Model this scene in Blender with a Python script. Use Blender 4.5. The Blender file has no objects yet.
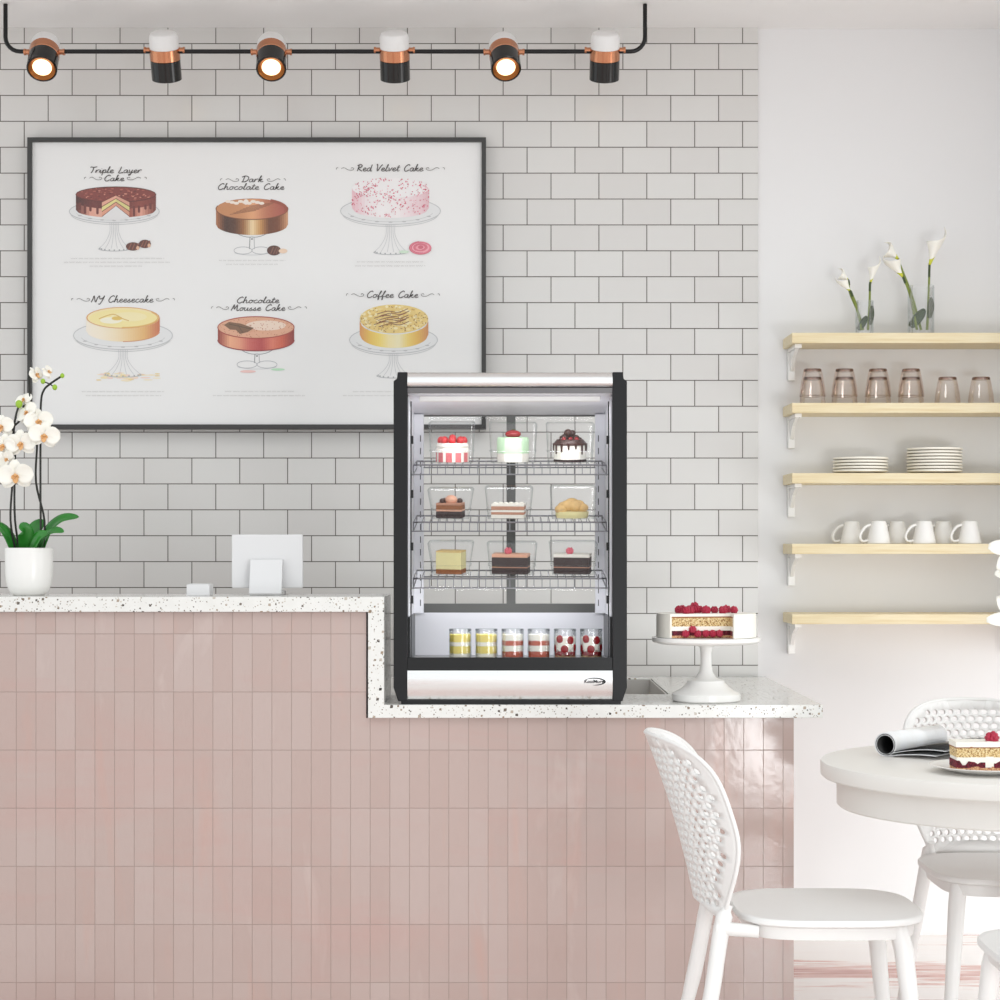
import bpy, bmesh, math, random
from math import pi, sin, cos, radians, sqrt
from mathutils import Vector, Matrix
from mathutils.geometry import delaunay_2d_cdt

scene = bpy.context.scene
COL = scene.collection
random.seed(7)

# ------------------------------------------------------------------ camera
F = 1900.0            # focal length in pixels of the 1000 px frame
HY = 545.0            # horizon row
EYE = 1.275           # eye height
cam_d = bpy.data.cameras.new('camera')
cam_d.sensor_width = 36.0
cam_d.lens = 36.0 * F / 1000.0
cam_d.shift_y = (HY - 500.0) / 1000.0
cam_d.clip_start = 0.05
cam = bpy.data.objects.new('camera', cam_d)
cam.location = (0, 0, EYE)
cam.rotation_euler = (pi / 2, 0, 0)
COL.objects.link(cam)
scene.camera = cam

# ------------------------------------------------------------------ world, lights, exposure
world = bpy.data.worlds.new('daylight')
scene.world = world
world.use_nodes = True
bgn = world.node_tree.nodes['Background']
bgn.inputs[0].default_value = (0.945, 0.985, 1.0, 1)
bgn.inputs[1].default_value = 1.12

def area(name, loc, target, sx, sy, power, col):
    d = bpy.data.lights.new(name, 'AREA')
    d.shape = 'RECTANGLE'; d.size = sx; d.size_y = sy; d.energy = power; d.color = col
    o = bpy.data.objects.new(name, d)
    o.location = loc
    o.rotation_euler = (Vector(target) - Vector(loc)).to_track_quat('-Z', 'Y').to_euler()
    COL.objects.link(o)
    return o
area('low_front_fill', (1.9, 1.1, 0.48), (0.95, 5.6, 0.30), 1.5, 0.7, 11.5, (0.955, 0.985, 1.0)).data.spread = radians(84)  # added fill, low and out of view, brightening the counter front; no window
area('low_right_fill', (3.0, 4.7, 0.55), (1.1, 6.1, 0.25), 1.2, 0.9, 7.0, (0.95, 0.99, 1.0)).data.spread = radians(110)  # added fill from the right for lower wall and floor; no door
sun_d = bpy.data.lights.new('sun', 'SUN')
sun_d.energy = 0.35; sun_d.angle = radians(24); sun_d.color = (1.0, 0.95, 0.88)
sun = bpy.data.objects.new('sun', sun_d)
sun.rotation_euler = Vector((-0.38, 0.55, -0.72)).to_track_quat('-Z', 'Y').to_euler()
COL.objects.link(sun)

vs = scene.view_settings
vs.view_transform = 'Standard'
vs.look = 'None'
vs.gamma = 1.0
vs.use_curve_mapping = False
vs.exposure = 0.05

# ------------------------------------------------------------------ helpers
def lin(c):
    out = []
    for v in c[:3]:
        v = v / 255.0
        out.append(v / 12.92 if v <= 0.04045 else ((v + 0.055) / 1.055) ** 2.4)
    return tuple(out) + (1.0,)

def P(px, py, D):
    s = F / D
    return Vector(((px - 500.0) / s, D, EYE - (py - HY) / s))

class NT:
    def __init__(self, name):
        self.m = bpy.data.materials.new(name)
        self.m.use_nodes = True
        self.t = self.m.node_tree
        self.b = self.t.nodes['Principled BSDF']
        self.out = self.t.nodes['Material Output']
    def n(self, typ, **kw):
        nd = self.t.nodes.new(typ)
        for k, v in kw.items():
            setattr(nd, k, v)
        return nd
    def l(self, a, b):
        self.t.links.new(a, b)
    def val(self, sock, v):
        if isinstance(v, (int, float)):
            sock.default_value = v
        elif hasattr(v, 'is_output') or isinstance(v, bpy.types.NodeSocket):
            self.l(v, sock)
        else:
            sock.default_value = v
    def math(self, op, a, b=0.0, c=None):
        nd = self.n('ShaderNodeMath', operation=op)
        self.val(nd.inputs[0], a); self.val(nd.inputs[1], b)
        if c is not None: self.val(nd.inputs[2], c)
        return nd.outputs[0]
    def mix(self, f, a, b):
        nd = self.n('ShaderNodeMix', data_type='RGBA')
        self.val(nd.inputs[0], f); self.val(nd.inputs[6], a); self.val(nd.inputs[7], b)
        return nd.outputs[2]
    def ramp(self, f, stops):
        nd = self.n('ShaderNodeValToRGB')
        el = nd.color_ramp.elements
        while len(el) < len(stops): el.new(0.5)
        for e, (p, c) in zip(el, stops):
            e.position = p; e.color = c
        self.l(f, nd.inputs[0])
        return nd.outputs[0]
    def coords(self):
        return self.n('ShaderNodeTexCoord').outputs['Object']
    def mapped(self, scale=(1, 1, 1), loc=(0, 0, 0), rot=(0, 0, 0)):
        mp = self.n('ShaderNodeMapping')
        self.l(self.coords(), mp.inputs[0])
        mp.inputs['Scale'].default_value = scale
        mp.inputs['Location'].default_value = loc
        mp.inputs['Rotation'].default_value = rot
        return mp.outputs[0]
    def noise(self, scale=5, detail=3, rough=0.5, vec=None, dist=0.0):
        nd = self.n('ShaderNodeTexNoise')
        nd.inputs['Scale'].default_value = scale; nd.inputs['Detail'].default_value = detail
        nd.inputs['Roughness'].default_value = rough; nd.inputs['Distortion'].default_value = dist
        self.l(vec if vec is not None else self.coords(), nd.inputs['Vector'])
        return nd.outputs[0]
    def bump(self, h, strength=0.2, dist=0.01):
        nd = self.n('ShaderNodeBump')
        nd.inputs['Strength'].default_value = strength; nd.inputs['Distance'].default_value = dist
        self.l(h, nd.inputs['Height'])
        self.l(nd.outputs[0], self.b.inputs['Normal'])
        return nd

def mat(name, col, rough=0.5, metal=0.0, var=0.04, vscale=12, bump=0.0, bscale=60, spec=0.5, emit=None, estr=0, sss=0.0):
    N = NT(name)
    c = lin(col)
    if var > 0:
        f = N.noise(vscale, 3)
        a = tuple(min(1, v * (1 - var)) for v in c[:3]) + (1,)
        b = tuple(min(1, v * (1 + var)) for v in c[:3]) + (1,)
        N.l(N.mix(f, a, b), N.b.inputs['Base Color'])
    else:
        N.b.inputs['Base Color'].default_value = c
    N.b.inputs['Roughness'].default_value = rough
    N.b.inputs['Metallic'].default_value = metal
    N.b.inputs['Specular IOR Level'].default_value = spec
    if sss > 0:
        N.b.inputs['Subsurface Weight'].default_value = sss
        N.b.inputs['Subsurface Radius'].default_value = (0.01, 0.008, 0.006)
        N.b.inputs['Subsurface Scale'].default_value = 0.5
    if bump > 0:
        N.bump(N.noise(bscale, 3), bump, 0.003)
    if emit:
        N.b.inputs['Emission Color'].default_value = lin(emit)
        N.b.inputs['Emission Strength'].default_value = estr
    return N.m

def thin_glass(name, clear, edge, gloss=0.06, rough=0.02, power=1.0, fk=0.5):
    """A thin clear pane or vessel wall: mostly transparent, tinted and shinier at grazing angles."""
    N = NT(name)
    N.t.nodes.remove(N.b)
    lw = N.n('ShaderNodeLayerWeight'); lw.inputs[0].default_value = 0.35
    fac = N.math('POWER', lw.outputs['Facing'], power)
    tr = N.n('ShaderNodeBsdfTransparent')
    N.l(N.mix(fac, lin(clear), lin(edge)), tr.inputs[0])
    gl = N.n('ShaderNodeBsdfGlossy'); gl.inputs['Roughness'].default_value = rough
    gl.inputs[0].default_value = (1, 1, 1, 1)
    ms = N.n('ShaderNodeMixShader')
    N.l(N.math('MULTIPLY_ADD', lw.outputs['Fresnel'], fk, gloss), ms.inputs[0])
    N.l(tr.outputs[0], ms.inputs[1]); N.l(gl.outputs[0], ms.inputs[2])
    N.l(ms.outputs[0], N.out.inputs[0])
    return N.m

class MB:
    """Collects geometry, then links it as ONE mesh object."""
    def __init__(self):
        self.v = []; self.f = []; self.mi = []
    def add(self, vs_, fs_, m=0):
        o = len(self.v)
        self.v += [Vector(p) for p in vs_]
        for f in fs_:
            self.f.append([i + o for i in f]); self.mi.append(m)
        return self
    def box(self, x0, x1, y0, y1, z0, z1, m=0, M=None):
        vs_ = [Vector((x, y, z)) for z in (z0, z1) for y in (y0, y1) for x in (x0, x1)]
        if M is not None: vs_ = [M @ p for p in vs_]
        return self.add(vs_, [(0, 2, 3, 1), (4, 5, 7, 6), (0, 1, 5, 4), (2, 6, 7, 3), (0, 4, 6, 2), (1, 3, 7, 5)], m)
    def lathe(self, prof, c=(0, 0, 0), n=32, m=0, M=None, mf=None):
        """prof: (r, z) from bottom to top; r == 0 closes."""
        rings = []
        vs_ = []
        for r, z in prof:
            if r <= 1e-6:
                rings.append([len(vs_)]); vs_.append(Vector((0, 0, z)))
            else:
                rings.append(list(range(len(vs_), len(vs_) + n)))
                for k in range(n):
                    a = 2 * pi * k / n
                    vs_.append(Vector((r * cos(a), r * sin(a), z)))
        fs_ = []; ms = []
        for i in range(len(rings) - 1):
            a, b = rings[i], rings[i + 1]
            for k in range(n):
                k2 = (k + 1) % n
                if len(a) == 1 and len(b) == 1: continue
                if len(a) == 1: fs_.append((a[0], b[k2], b[k])[::-1])
                elif len(b) == 1: fs_.append((a[k], a[k2], b[0]))
                else: fs_.append((a[k], a[k2], b[k2], b[k]))
                ms.append(mf(i, k) if mf else m)
        if M is not None: vs_ = [M @ p for p in vs_]
        c = Vector(c)
        o = len(self.v)
        self.v += [p + c for p in vs_]
        for f, mm in zip(fs_, ms):
            self.f.append([i + o for i in f]); self.mi.append(mm)
        return self
    def tube(self, path, rad, n=8, m=0, cap=True, closed=False):
        path = [Vector(p) for p in path]
        k = len(path)
        rads = rad if isinstance(rad, (list, tuple)) else [rad] * k
        vs_ = []; up = None
        for i, p in enumerate(path):
            if closed: t = path[(i + 1) % k] - path[i - 1]
            else: t = path[min(i + 1, k - 1)] - path[max(i - 1, 0)]
            t.normalize()
            if up is None:
                up = Vector((0, 0, 1)) if abs(t.z) < 0.9 else Vector((1, 0, 0))
            u = t.cross(up).normalized(); w = u.cross(t).normalized(); up = w
            for j in range(n):
                a = 2 * pi * j / n
                vs_.append(p + (u * cos(a) + w * sin(a)) * rads[i])
        fs_ = []
        for i in range(k if closed else k - 1):
            for j in range(n):
                i2 = (i + 1) % k
                fs_.append((i * n + j, i * n + (j + 1) % n, i2 * n + (j + 1) % n, i2 * n + j))
        if cap and not closed:
            fs_.append(tuple(range(n - 1, -1, -1)))
            fs_.append(tuple((k - 1) * n + j for j in range(n)))
        return self.add(vs_, fs_, m)
    def prism(self, pts, z0, z1, m=0, M=None, mtop=None):
        n = len(pts)
        vs_ = [Vector((x, y, z0)) for x, y in pts] + [Vector((x, y, z1)) for x, y in pts]
        if M is not None: vs_ = [M @ p for p in vs_]
        self.add(vs_, [tuple(range(n - 1, -1, -1))] + [(i, (i + 1) % n, n + (i + 1) % n, n + i) for i in range(n)], m)
        o = len(self.v) - 2 * n
        self.f.append([o + n + i for i in range(n)]); self.mi.append(m if mtop is None else mtop)
        return self
    def ball(self, c, r, n=12, rings=8, m=0, sc=(1, 1, 1), M=None):
        prof = [(sin(pi * i / rings) * r if 0 < i < rings else 0, -cos(pi * i / rings) * r) for i in range(rings + 1)]
        S = Matrix.Diagonal((*sc, 1))
        return self.lathe(prof, c, n, m, (M @ S) if M is not None else S)
    def cells(self, xs, ys, zs, fill, m=0):
        """Boundary of a union of grid cells."""
        nx, ny, nz = len(xs) - 1, len(ys) - 1, len(zs) - 1
        F_ = lambda i, j, k: 0 <= i < nx and 0 <= j < ny and 0 <= k < nz and fill(i, j, k)
        idx = {}; vs_ = []; fs_ = []
        def V(i, j, k):
            if (i, j, k) not in idx:
                idx[(i, j, k)] = len(vs_); vs_.append(Vector((xs[i], ys[j], zs[k])))
            return idx[(i, j, k)]
        for i in range(nx):
            for j in range(ny):
                for k in range(nz):
                    if not F_(i, j, k): continue
                    q = lambda a, b, c: V(i + a, j + b, k + c)
                    if not F_(i - 1, j, k): fs_.append((q(0, 0, 0), q(0, 0, 1), q(0, 1, 1), q(0, 1, 0)))
                    if not F_(i + 1, j, k): fs_.append((q(1, 0, 0), q(1, 1, 0), q(1, 1, 1), q(1, 0, 1)))
                    if not F_(i, j - 1, k): fs_.append((q(0, 0, 0), q(1, 0, 0), q(1, 0, 1), q(0, 0, 1)))
                    if not F_(i, j + 1, k): fs_.append((q(0, 1, 0), q(0, 1, 1), q(1, 1, 1), q(1, 1, 0)))
                    if not F_(i, j, k - 1): fs_.append((q(0, 0, 0), q(0, 1, 0), q(1, 1, 0), q(1, 0, 0)))
                    if not F_(i, j, k + 1): fs_.append((q(0, 0, 1), q(1, 0, 1), q(1, 1, 1), q(0, 1, 1)))
        return self.add(vs_, fs_, m)
    def build(self, name, mats, parent=None, origin=None, smooth=40, bevel=0, subsurf=0, solid=0, colors=None):
        me = bpy.data.meshes.new(name)
        o_ = Vector(origin) if origin is not None else Vector((0, 0, 0))
        me.from_pydata([tuple(p - o_) for p in self.v], [], self.f)
        if not isinstance(mats, (list, tuple)): mats = [mats]
        for m in mats: me.materials.append(m)
        me.polygons.foreach_set('material_index', self.mi)
        if colors is not None:
            at = me.color_attributes.new('ink', 'FLOAT_COLOR', 'CORNER')
            data = []
            for p in me.polygons:
                data += list(colors[p.index]) * p.loop_total
            at.data.foreach_set('color', data)
        me.validate()
        me.update()
        if smooth:
            me.shade_smooth()
            me.set_sharp_from_angle(angle=radians(smooth))
        o = bpy.data.objects.new(name, me)
        COL.objects.link(o)
        if solid:
            md = o.modifiers.new('thickness', 'SOLIDIFY'); md.thickness = solid; md.offset = 0
        if bevel:
            md = o.modifiers.new('edges', 'BEVEL'); md.width = bevel; md.segments = 2
            md.limit_method = 'ANGLE'; md.angle_limit = radians(40)
        if subsurf:
            md = o.modifiers.new('soft', 'SUBSURF'); md.levels = subsurf; md.render_levels = subsurf
        if parent is not None: o.parent = parent
        return o

def tag(o, label=None, cat=None, group=None, kind=None):
    if label: o['label'] = label
    if cat: o['category'] = cat
    if group: o['group'] = group
    if kind: o['kind'] = kind
    return o

def thing(name, label, cat, loc=(0, 0, 0), rot=(0, 0, 0), group=None):
    o = bpy.data.objects.new(name, None)
    o.empty_display_size = 0.05
    COL.objects.link(o)
    o.location = loc; o.rotation_euler = rot
    return tag(o, label, cat, group)

KIDS = {}
def copy_tree(o, parent=None):
    c = o.copy(); COL.objects.link(c)
    if parent is not None: c.parent = parent
    for ch in [x for x in COL.objects if x.parent == o]:
        copy_tree(ch, c)
    return c

def smoothpts(pts, k=6):
    """Catmull-Rom through 3-D (or 2-D) points."""
    pts = [Vector(p) for p in pts]
    out = []
    for i in range(len(pts) - 1):
        p0 = pts[max(i - 1, 0)]; p1 = pts[i]; p2 = pts[i + 1]; p3 = pts[min(i + 2, len(pts) - 1)]
        for j in range(k):
            t = j / k
            out.append(0.5 * ((2 * p1) + (p2 - p0) * t + (2 * p0 - 5 * p1 + 4 * p2 - p3) * t * t + (3 * p1 - p0 - 3 * p2 + p3) * t ** 3))
    out.append(pts[-1])
    return out

ORD = ['first', 'second', 'third', 'fourth', 'fifth', 'sixth', 'seventh', 'eighth', 'ninth', 'tenth']

# ------------------------------------------------------------------ materials
def brick_mat(name, axis_x, w, h, x0, z0, c1, c2, grout, mortar, offset, rough, bumps, wav, spec=0.5, reflection_streaks=None):
    N = NT(name)
    sep = N.n('ShaderNodeSeparateXYZ'); N.l(N.coords(), sep.inputs[0])
    cx = N.math('SUBTRACT', sep.outputs[axis_x], x0)
    cz = N.math('SUBTRACT', sep.outputs[2], z0)
    comb = N.n('ShaderNodeCombineXYZ'); N.l(cx, comb.inputs[0]); N.l(cz, comb.inputs[1])
    br = N.n('ShaderNodeTexBrick', offset=offset, offset_frequency=2, squash=1.0, squash_frequency=2)
    N.l(comb.outputs[0], br.inputs['Vector'])
    br.inputs['Color1'].default_value = lin(c1); br.inputs['Color2'].default_value = lin(c2)
    br.inputs['Mortar'].default_value = lin(grout)
    br.inputs['Scale'].default_value = 1.0
    br.inputs['Mortar Size'].default_value = mortar
    br.inputs['Mortar Smooth'].default_value = 0.2
    br.inputs['Bias'].default_value = 0.0
    br.inputs['Brick Width'].default_value = w; br.inputs['Row Height'].default_value = h
    # floor reflections painted into the tile colour as noise streaks
    col = br.outputs['Color']
    if reflection_streaks:
        for (sc, loc, lo_, hi_, amt, c_) in reflection_streaks:
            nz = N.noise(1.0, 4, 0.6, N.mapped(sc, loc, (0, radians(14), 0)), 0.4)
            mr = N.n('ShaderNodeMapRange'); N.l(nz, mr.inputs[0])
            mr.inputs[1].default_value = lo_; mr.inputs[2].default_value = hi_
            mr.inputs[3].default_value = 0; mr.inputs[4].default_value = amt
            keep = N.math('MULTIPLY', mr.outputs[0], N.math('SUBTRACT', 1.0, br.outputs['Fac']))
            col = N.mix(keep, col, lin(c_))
    N.l(col, N.b.inputs['Base Color'])
    fac = br.outputs['Fac']
    N.l(N.math('MULTIPLY_ADD', fac, 0.5, rough), N.b.inputs['Roughness'])
    N.b.inputs['Specular IOR Level'].default_value = spec
    hgt = N.math('ADD', N.math('MULTIPLY', fac, -bumps), N.math('MULTIPLY', N.noise(wav[0], 2, 0.5), wav[1]))
    N.bump(hgt, 0.5, 0.01)
    return N.m

M_subway = brick_mat('glazed_subway_tile', 0, 0.15627, 0.08452, -1.6306, 2.9111 - 40 * 0.08452,
                     (219, 217, 214), (214, 211, 208), (92, 86, 80), 0.0016, 0.5, 0.22, 0.12, (14, 0.06))
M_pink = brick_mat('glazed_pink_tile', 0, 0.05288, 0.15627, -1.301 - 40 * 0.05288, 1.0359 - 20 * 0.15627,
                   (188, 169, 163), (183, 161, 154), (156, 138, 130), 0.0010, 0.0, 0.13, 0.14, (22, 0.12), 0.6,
                   [((9, 1, 1.6), (0.3, 0, 0.2), .57, .78, .30, (206, 152, 134)), ((7, 1, 2.2), (5.2, 0, 3.1), .60, .80, .32, (226, 212, 207)), ((1.2, 1, 5.0), (2.0, 0, 7.3), .52, .72, .34, (194, 150, 142))])  # orange, pale and reddish reflections, put into the colour
M_wall = mat('white_wall_paint', (232, 231, 231), 0.75, var=0.015, vscale=2)
M_ceil = mat('white_ceiling_paint', (245, 244, 243), 0.85, var=0.01)

def terrazzo():
    N = NT('terrazzo')
    base = N.mix(N.noise(30, 2), lin((224, 223, 219)), lin((235, 234, 231)))
    for sc, th, dens, stops, seed in ((74, 0.42, 0.56, [(0.0, (45, 40, 38)), (0.35, (110, 100, 92)), (0.6, (150, 128, 104)), (1.0, (196, 188, 178))], 3.1),
                                (150, 0.42, 0.50, [(0.0, (70, 62, 58)), (0.4, (160, 150, 140)), (1.0, (205, 196, 184))], 8.7)):
        v = N.n('ShaderNodeTexVoronoi'); v.inputs['Scale'].default_value = sc
        v.distance = 'MANHATTAN'; v.inputs['Randomness'].default_value = 1.0
        N.l(N.mapped(loc=(seed, seed * .7, seed * .3), rot=(.4, .7, .3)), v.inputs['Vector'])
        dist, vc = v.outputs['Distance'], v.outputs['Color']
        sp = N.n('ShaderNodeSeparateColor'); N.l(vc, sp.inputs[0])
        gate = N.math('GREATER_THAN', sp.outputs[0], dens)
        size = N.math('MULTIPLY_ADD', sp.outputs[2], 0.22, th - 0.14)
        m = N.math('MULTIPLY', N.math('LESS_THAN', dist, size), gate)
        ch = N.ramp(sp.outputs[1], [(p, lin(c)) for p, c in stops])
        base = N.mix(m, base, ch)
    N.l(base, N.b.inputs['Base Color'])
    N.b.inputs['Roughness'].default_value = 0.16
    return N.m
M_terr = terrazzo()

def marble_floor():
    N = NT('pink_marble_floor')
    v = N.mapped((0.35, 2.1, 1))
    a = N.noise(1.6, 4, 0.55, v, 0.5)
    b = N.noise(7, 4, 0.6, N.mapped((0.6, 6, 1)))
    s = N.math('ADD', N.math('MULTIPLY', a, 0.75), N.math('MULTIPLY', b, 0.25))
    c = N.ramp(s, [(0.375, lin((172, 100, 88))), (0.445, lin((212, 168, 157))), (0.48, lin((238, 232, 228))), (0.72, lin((241, 240, 238)))])
    N.l(c, N.b.inputs['Base Color'])
    N.b.inputs['Roughness'].default_value = 0.2
    return N.m
M_floor = marble_floor()

def wood():
    N = NT('pale_pine')
    a = N.noise(5, 5, 0.6, N.mapped((1.2, 14, 22)))
    b = N.noise(3, 2, 0.5)
    c = N.ramp(a, [(0.3, lin((220, 200, 158))), (0.5, lin((230, 215, 180))), (0.7, lin((236, 224, 194)))])
    N.l(N.mix(N.math('MULTIPLY', b, 0.25), c, lin((226, 206, 158))), N.b.inputs['Base Color'])
    N.b.inputs['Roughness'].default_value = 0.5
    return N.m
M_wood = wood()
def steel(name, col, rough):
    N = NT(name)
    N.l(N.mix(N.noise(40, 2, 0.5, N.mapped((0.3, 30, 30))), lin(tuple(v * .95 for v in col)), lin(col)), N.b.inputs['Base Color'])
    N.b.inputs['Metallic'].default_value = 1.0
    N.b.inputs['Roughness'].default_value = rough
    return N.m
M_steel = steel('brushed_stainless_steel', (246, 245, 245), 0.26)
M_sink = mat('sink_steel', (205, 202, 198), 0.4, metal=0.5)
M_wire = steel('chromed_wire', (138, 138, 142), 0.32)
M_black = mat('black_coated_metal', (17, 17, 19), 0.4, var=0.05, spec=0.35)
M_blackp = mat('black_plastic', (13, 13, 15), 0.3, var=0.05, spec=0.4)
M_lampblack = mat('glossy_black_lamp_body', (12, 11, 11), 0.14, var=0.05)
M_lipgrey = steel('dull_grey_steel', (128, 128, 130), 0.5)
M_casefloor = mat('grey_case_floor', (150, 150, 153), 0.4)
M_grey = mat('grey_window_frame', (84, 84, 82), 0.5)
M_inner = mat('white_inner_liner', (226, 226, 232), 0.4, var=0.01)
M_slot = mat('dark_slot', (70, 70, 74), 0.7)
M_copper = steel('polished_copper', (206, 142, 108), 0.18)
M_frost = mat('frosted_white_glass', (236, 235, 234), 0.5, var=0.01)
M_lens = mat('glowing_lens', (255, 240, 215), 0.3, var=0, emit=(255, 222, 170), estr=2.0)
M_gold = steel('gilded_inner_rim', (150, 92, 48), 0.3)
M_white = mat('white_ceramic', (240, 238, 235), 0.22, var=0.01)
M_whitem = mat('matte_white_plastic', (229, 227, 225), 0.42, var=0.01)
M_cream = mat('cream_ceramic', (243, 238, 226), 0.3, var=0.01)
M_tabletop = mat('white_painted_tabletop', (232, 228, 223), 0.4, var=0.012)
M_paper = mat('poster_paper', (236, 235, 234), 0.55, var=0.008, vscale=4)
M_frame = mat('dark_grey_picture_frame', (58, 57, 56), 0.4)
M_monitor = mat('pale_grey_shell', (222, 221, 222), 0.35, var=0.01)
M_glass = thin_glass('clear_glass', (253, 253, 253), (226, 230, 230), 0.02, 0.02, 1.4, 0.4)
M_pane = thin_glass('clear_pane', (253, 253, 253), (240, 242, 242), 0.0, 0.02, 1.0, 0.08)
M_tumbler = thin_glass('rose_tinted_glass', (253, 250, 248), (232, 213, 203), 0.02, 0.02, 1.6)
M_tumbase = thin_glass('thick_rose_glass', (226, 206, 198), (150, 118, 106), 0.05)
M_plastic = thin_glass('clear_plastic', (250, 250, 250), (226, 230, 230), 0.03, 0.1, 1.0, 0.25)
M_leaf = mat('glossy_green_leaf', (40, 120, 38), 0.3, var=0.35, vscale=30)
M_dleaf = mat('dark_green_leaf', (58, 74, 34), 0.4, var=0.3, vscale=30)
M_stem = mat('dark_stem', (26, 26, 20), 0.5, var=0.1)
M_gstem = mat('green_stem', (128, 142, 62), 0.5, var=0.15)
M_petal = mat('white_petal', (250, 246, 236), 0.5, var=0.02, sss=0.1)
M_lip = mat('orange_flower_lip', (224, 172, 116), 0.5, var=0.3, vscale=120)
M_bud = mat('green_bud', (150, 188, 54), 0.45, var=0.15, vscale=60)
M_yellowbase = mat('yellow_green_flower_base', (206, 208, 60), 0.5, var=0.1)
M_rasp = mat('raspberry_red', (176, 36, 66), 0.45, var=0.2, vscale=150)
M_soil = mat('dark_bark_soil', (50, 40, 32), 0.9, var=0.3, vscale=90)

# ------------------------------------------------------------------ the setting
DW = 6.2
XC = (758 - 500) / (F / DW)      # where the tiles end
def struct(name, mb, m, **kw):
    return tag(mb.build(name, m, **kw), kind='structure')
struct('wall_back', MB().box(-2.8, XC, DW, DW + 0.15, 0, 2.963), M_subway, smooth=0)
struct('wall_right', MB().box(XC, 3.0, DW + 0.012, DW + 0.15, 0, 2.963), M_wall, smooth=0)
struct('floor', MB().box(-5, 6, -6, DW + 0.15, -0.1, 0), M_floor, smooth=0)
struct('shade_block', MB().box(1.72, 1.9, 5.8, DW + 0.01, 0.93, 2.963), M_wall, smooth=0)  # unseen block added to darken the gaps between the shelves
struct('ceiling', MB().box(-2.8, 3.0, 5.1, DW + 0.15, 2.963, 3.05), M_ceil, smooth=0)

# ------------------------------------------------------------------ counter
YF = 5.11
XL0, XL1, XR = -0.354, -0.311, 0.866
ZH1, ZH0, ZL1, ZL0 = 1.1356, 1.0953, 0.846, 0.811
cb = MB()
xs = [-2.4, -2.35, -0.36, -0.30, 0.74, 0.79]
ys = [YF, YF + 0.05, 5.33, 5.38, 6.185]
zs = [0, ZL0 - 0.001, ZH0 - 0.001]
def cfill(i, j, k):
    front = j == 0
    if k == 1: return i <= 1 and (front or j == 2 or i == 0) and j <= 2
    return front or (i == 4) or (i == 0 and j <= 2) or (i == 1 and j == 2)
cb.cells(xs, ys, zs, cfill)
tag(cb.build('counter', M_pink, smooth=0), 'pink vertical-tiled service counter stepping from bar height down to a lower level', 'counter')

ct = MB()
xs = [-2.45, XL0, XL1, 0.352, 0.487, XR]
ys = [5.095, 5.41, 5.465, 6.12, 6.195]
zs = [ZL0, ZL1, ZH0, ZH1]
def tfill(i, j, k):
    if k == 2: return i <= 1 and j == 0
    if k == 1: return i == 1 and j == 0
    if i == 0: return False
    return not (i == 3 and j == 2)
ct.cells(xs, ys, zs, tfill)
tag(ct.build('countertop', M_terr, smooth=0, bevel=0.0015), 'white speckled terrazzo worktop running along and down the stepped pink counter', 'countertop')

sk = MB()
sx0, sx1, sy0, sy1, sz0, sz1 = 0.354, 0.485, 5.467, 6.118, 0.70, 0.842
sk.cells([sx0, sx0 + .004, sx1 - .004, sx1], [sy0, sy0 + .004, sy1 - .004, sy1], [sz0, sz0 + .004, sz1],
         lambda i, j, k: k == 0 or i in (0, 2) or j in (0, 2))
tag(sk.build('sink', M_sink, smooth=0), 'narrow stainless steel sink sunk into the worktop beside the display case', 'sink')

# ------------------------------------------------------------------ framed menu
DP = 6.165
def Q(px, py, off=0.0):
    D = DP
    s = F / D
    return Vector(((px - 500) / s, D - off, EYE - (py - HY) / s))
a = Q(28, 138); b = Q(486, 429)
board = thing('menu_board', 'large dark-framed cake menu poster hanging on the tiled wall', 'poster', ((a.x + b.x) / 2, 6.18, b.z))
OB = board.location.copy()
fw = 4.4 / (F / DP)
fr = MB()
fr.cells([a.x, a.x + fw, b.x - fw, b.x], [DP - 0.012, DW - 0.002], [b.z, b.z + fw, a.z - fw, a.z], lambda i, j, k: not (i == 1 and k == 1))
fr.build('picture_frame', M_frame, board, OB, smooth=0, bevel=0.001)
MB().box(a.x + fw, b.x - fw, DP + 0.0005, DP + 0.012, b.z + fw, a.z - fw).build('poster_sheet', M_paper, board, OB, smooth=0)

def ink_mat():
    N = NT('printing_ink')
    at = N.n('ShaderNodeVertexColor'); at.layer_name = 'ink'
    nz = N.noise(500, 2)
    N.l(N.mix(N.math('MULTIPLY', nz, 0.12), at.outputs[0], lin((236, 235, 234))), N.b.inputs['Base Color'])
    N.b.inputs['Roughness'].default_value = 0.55
    return N.m
M_ink = ink_mat()

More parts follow.
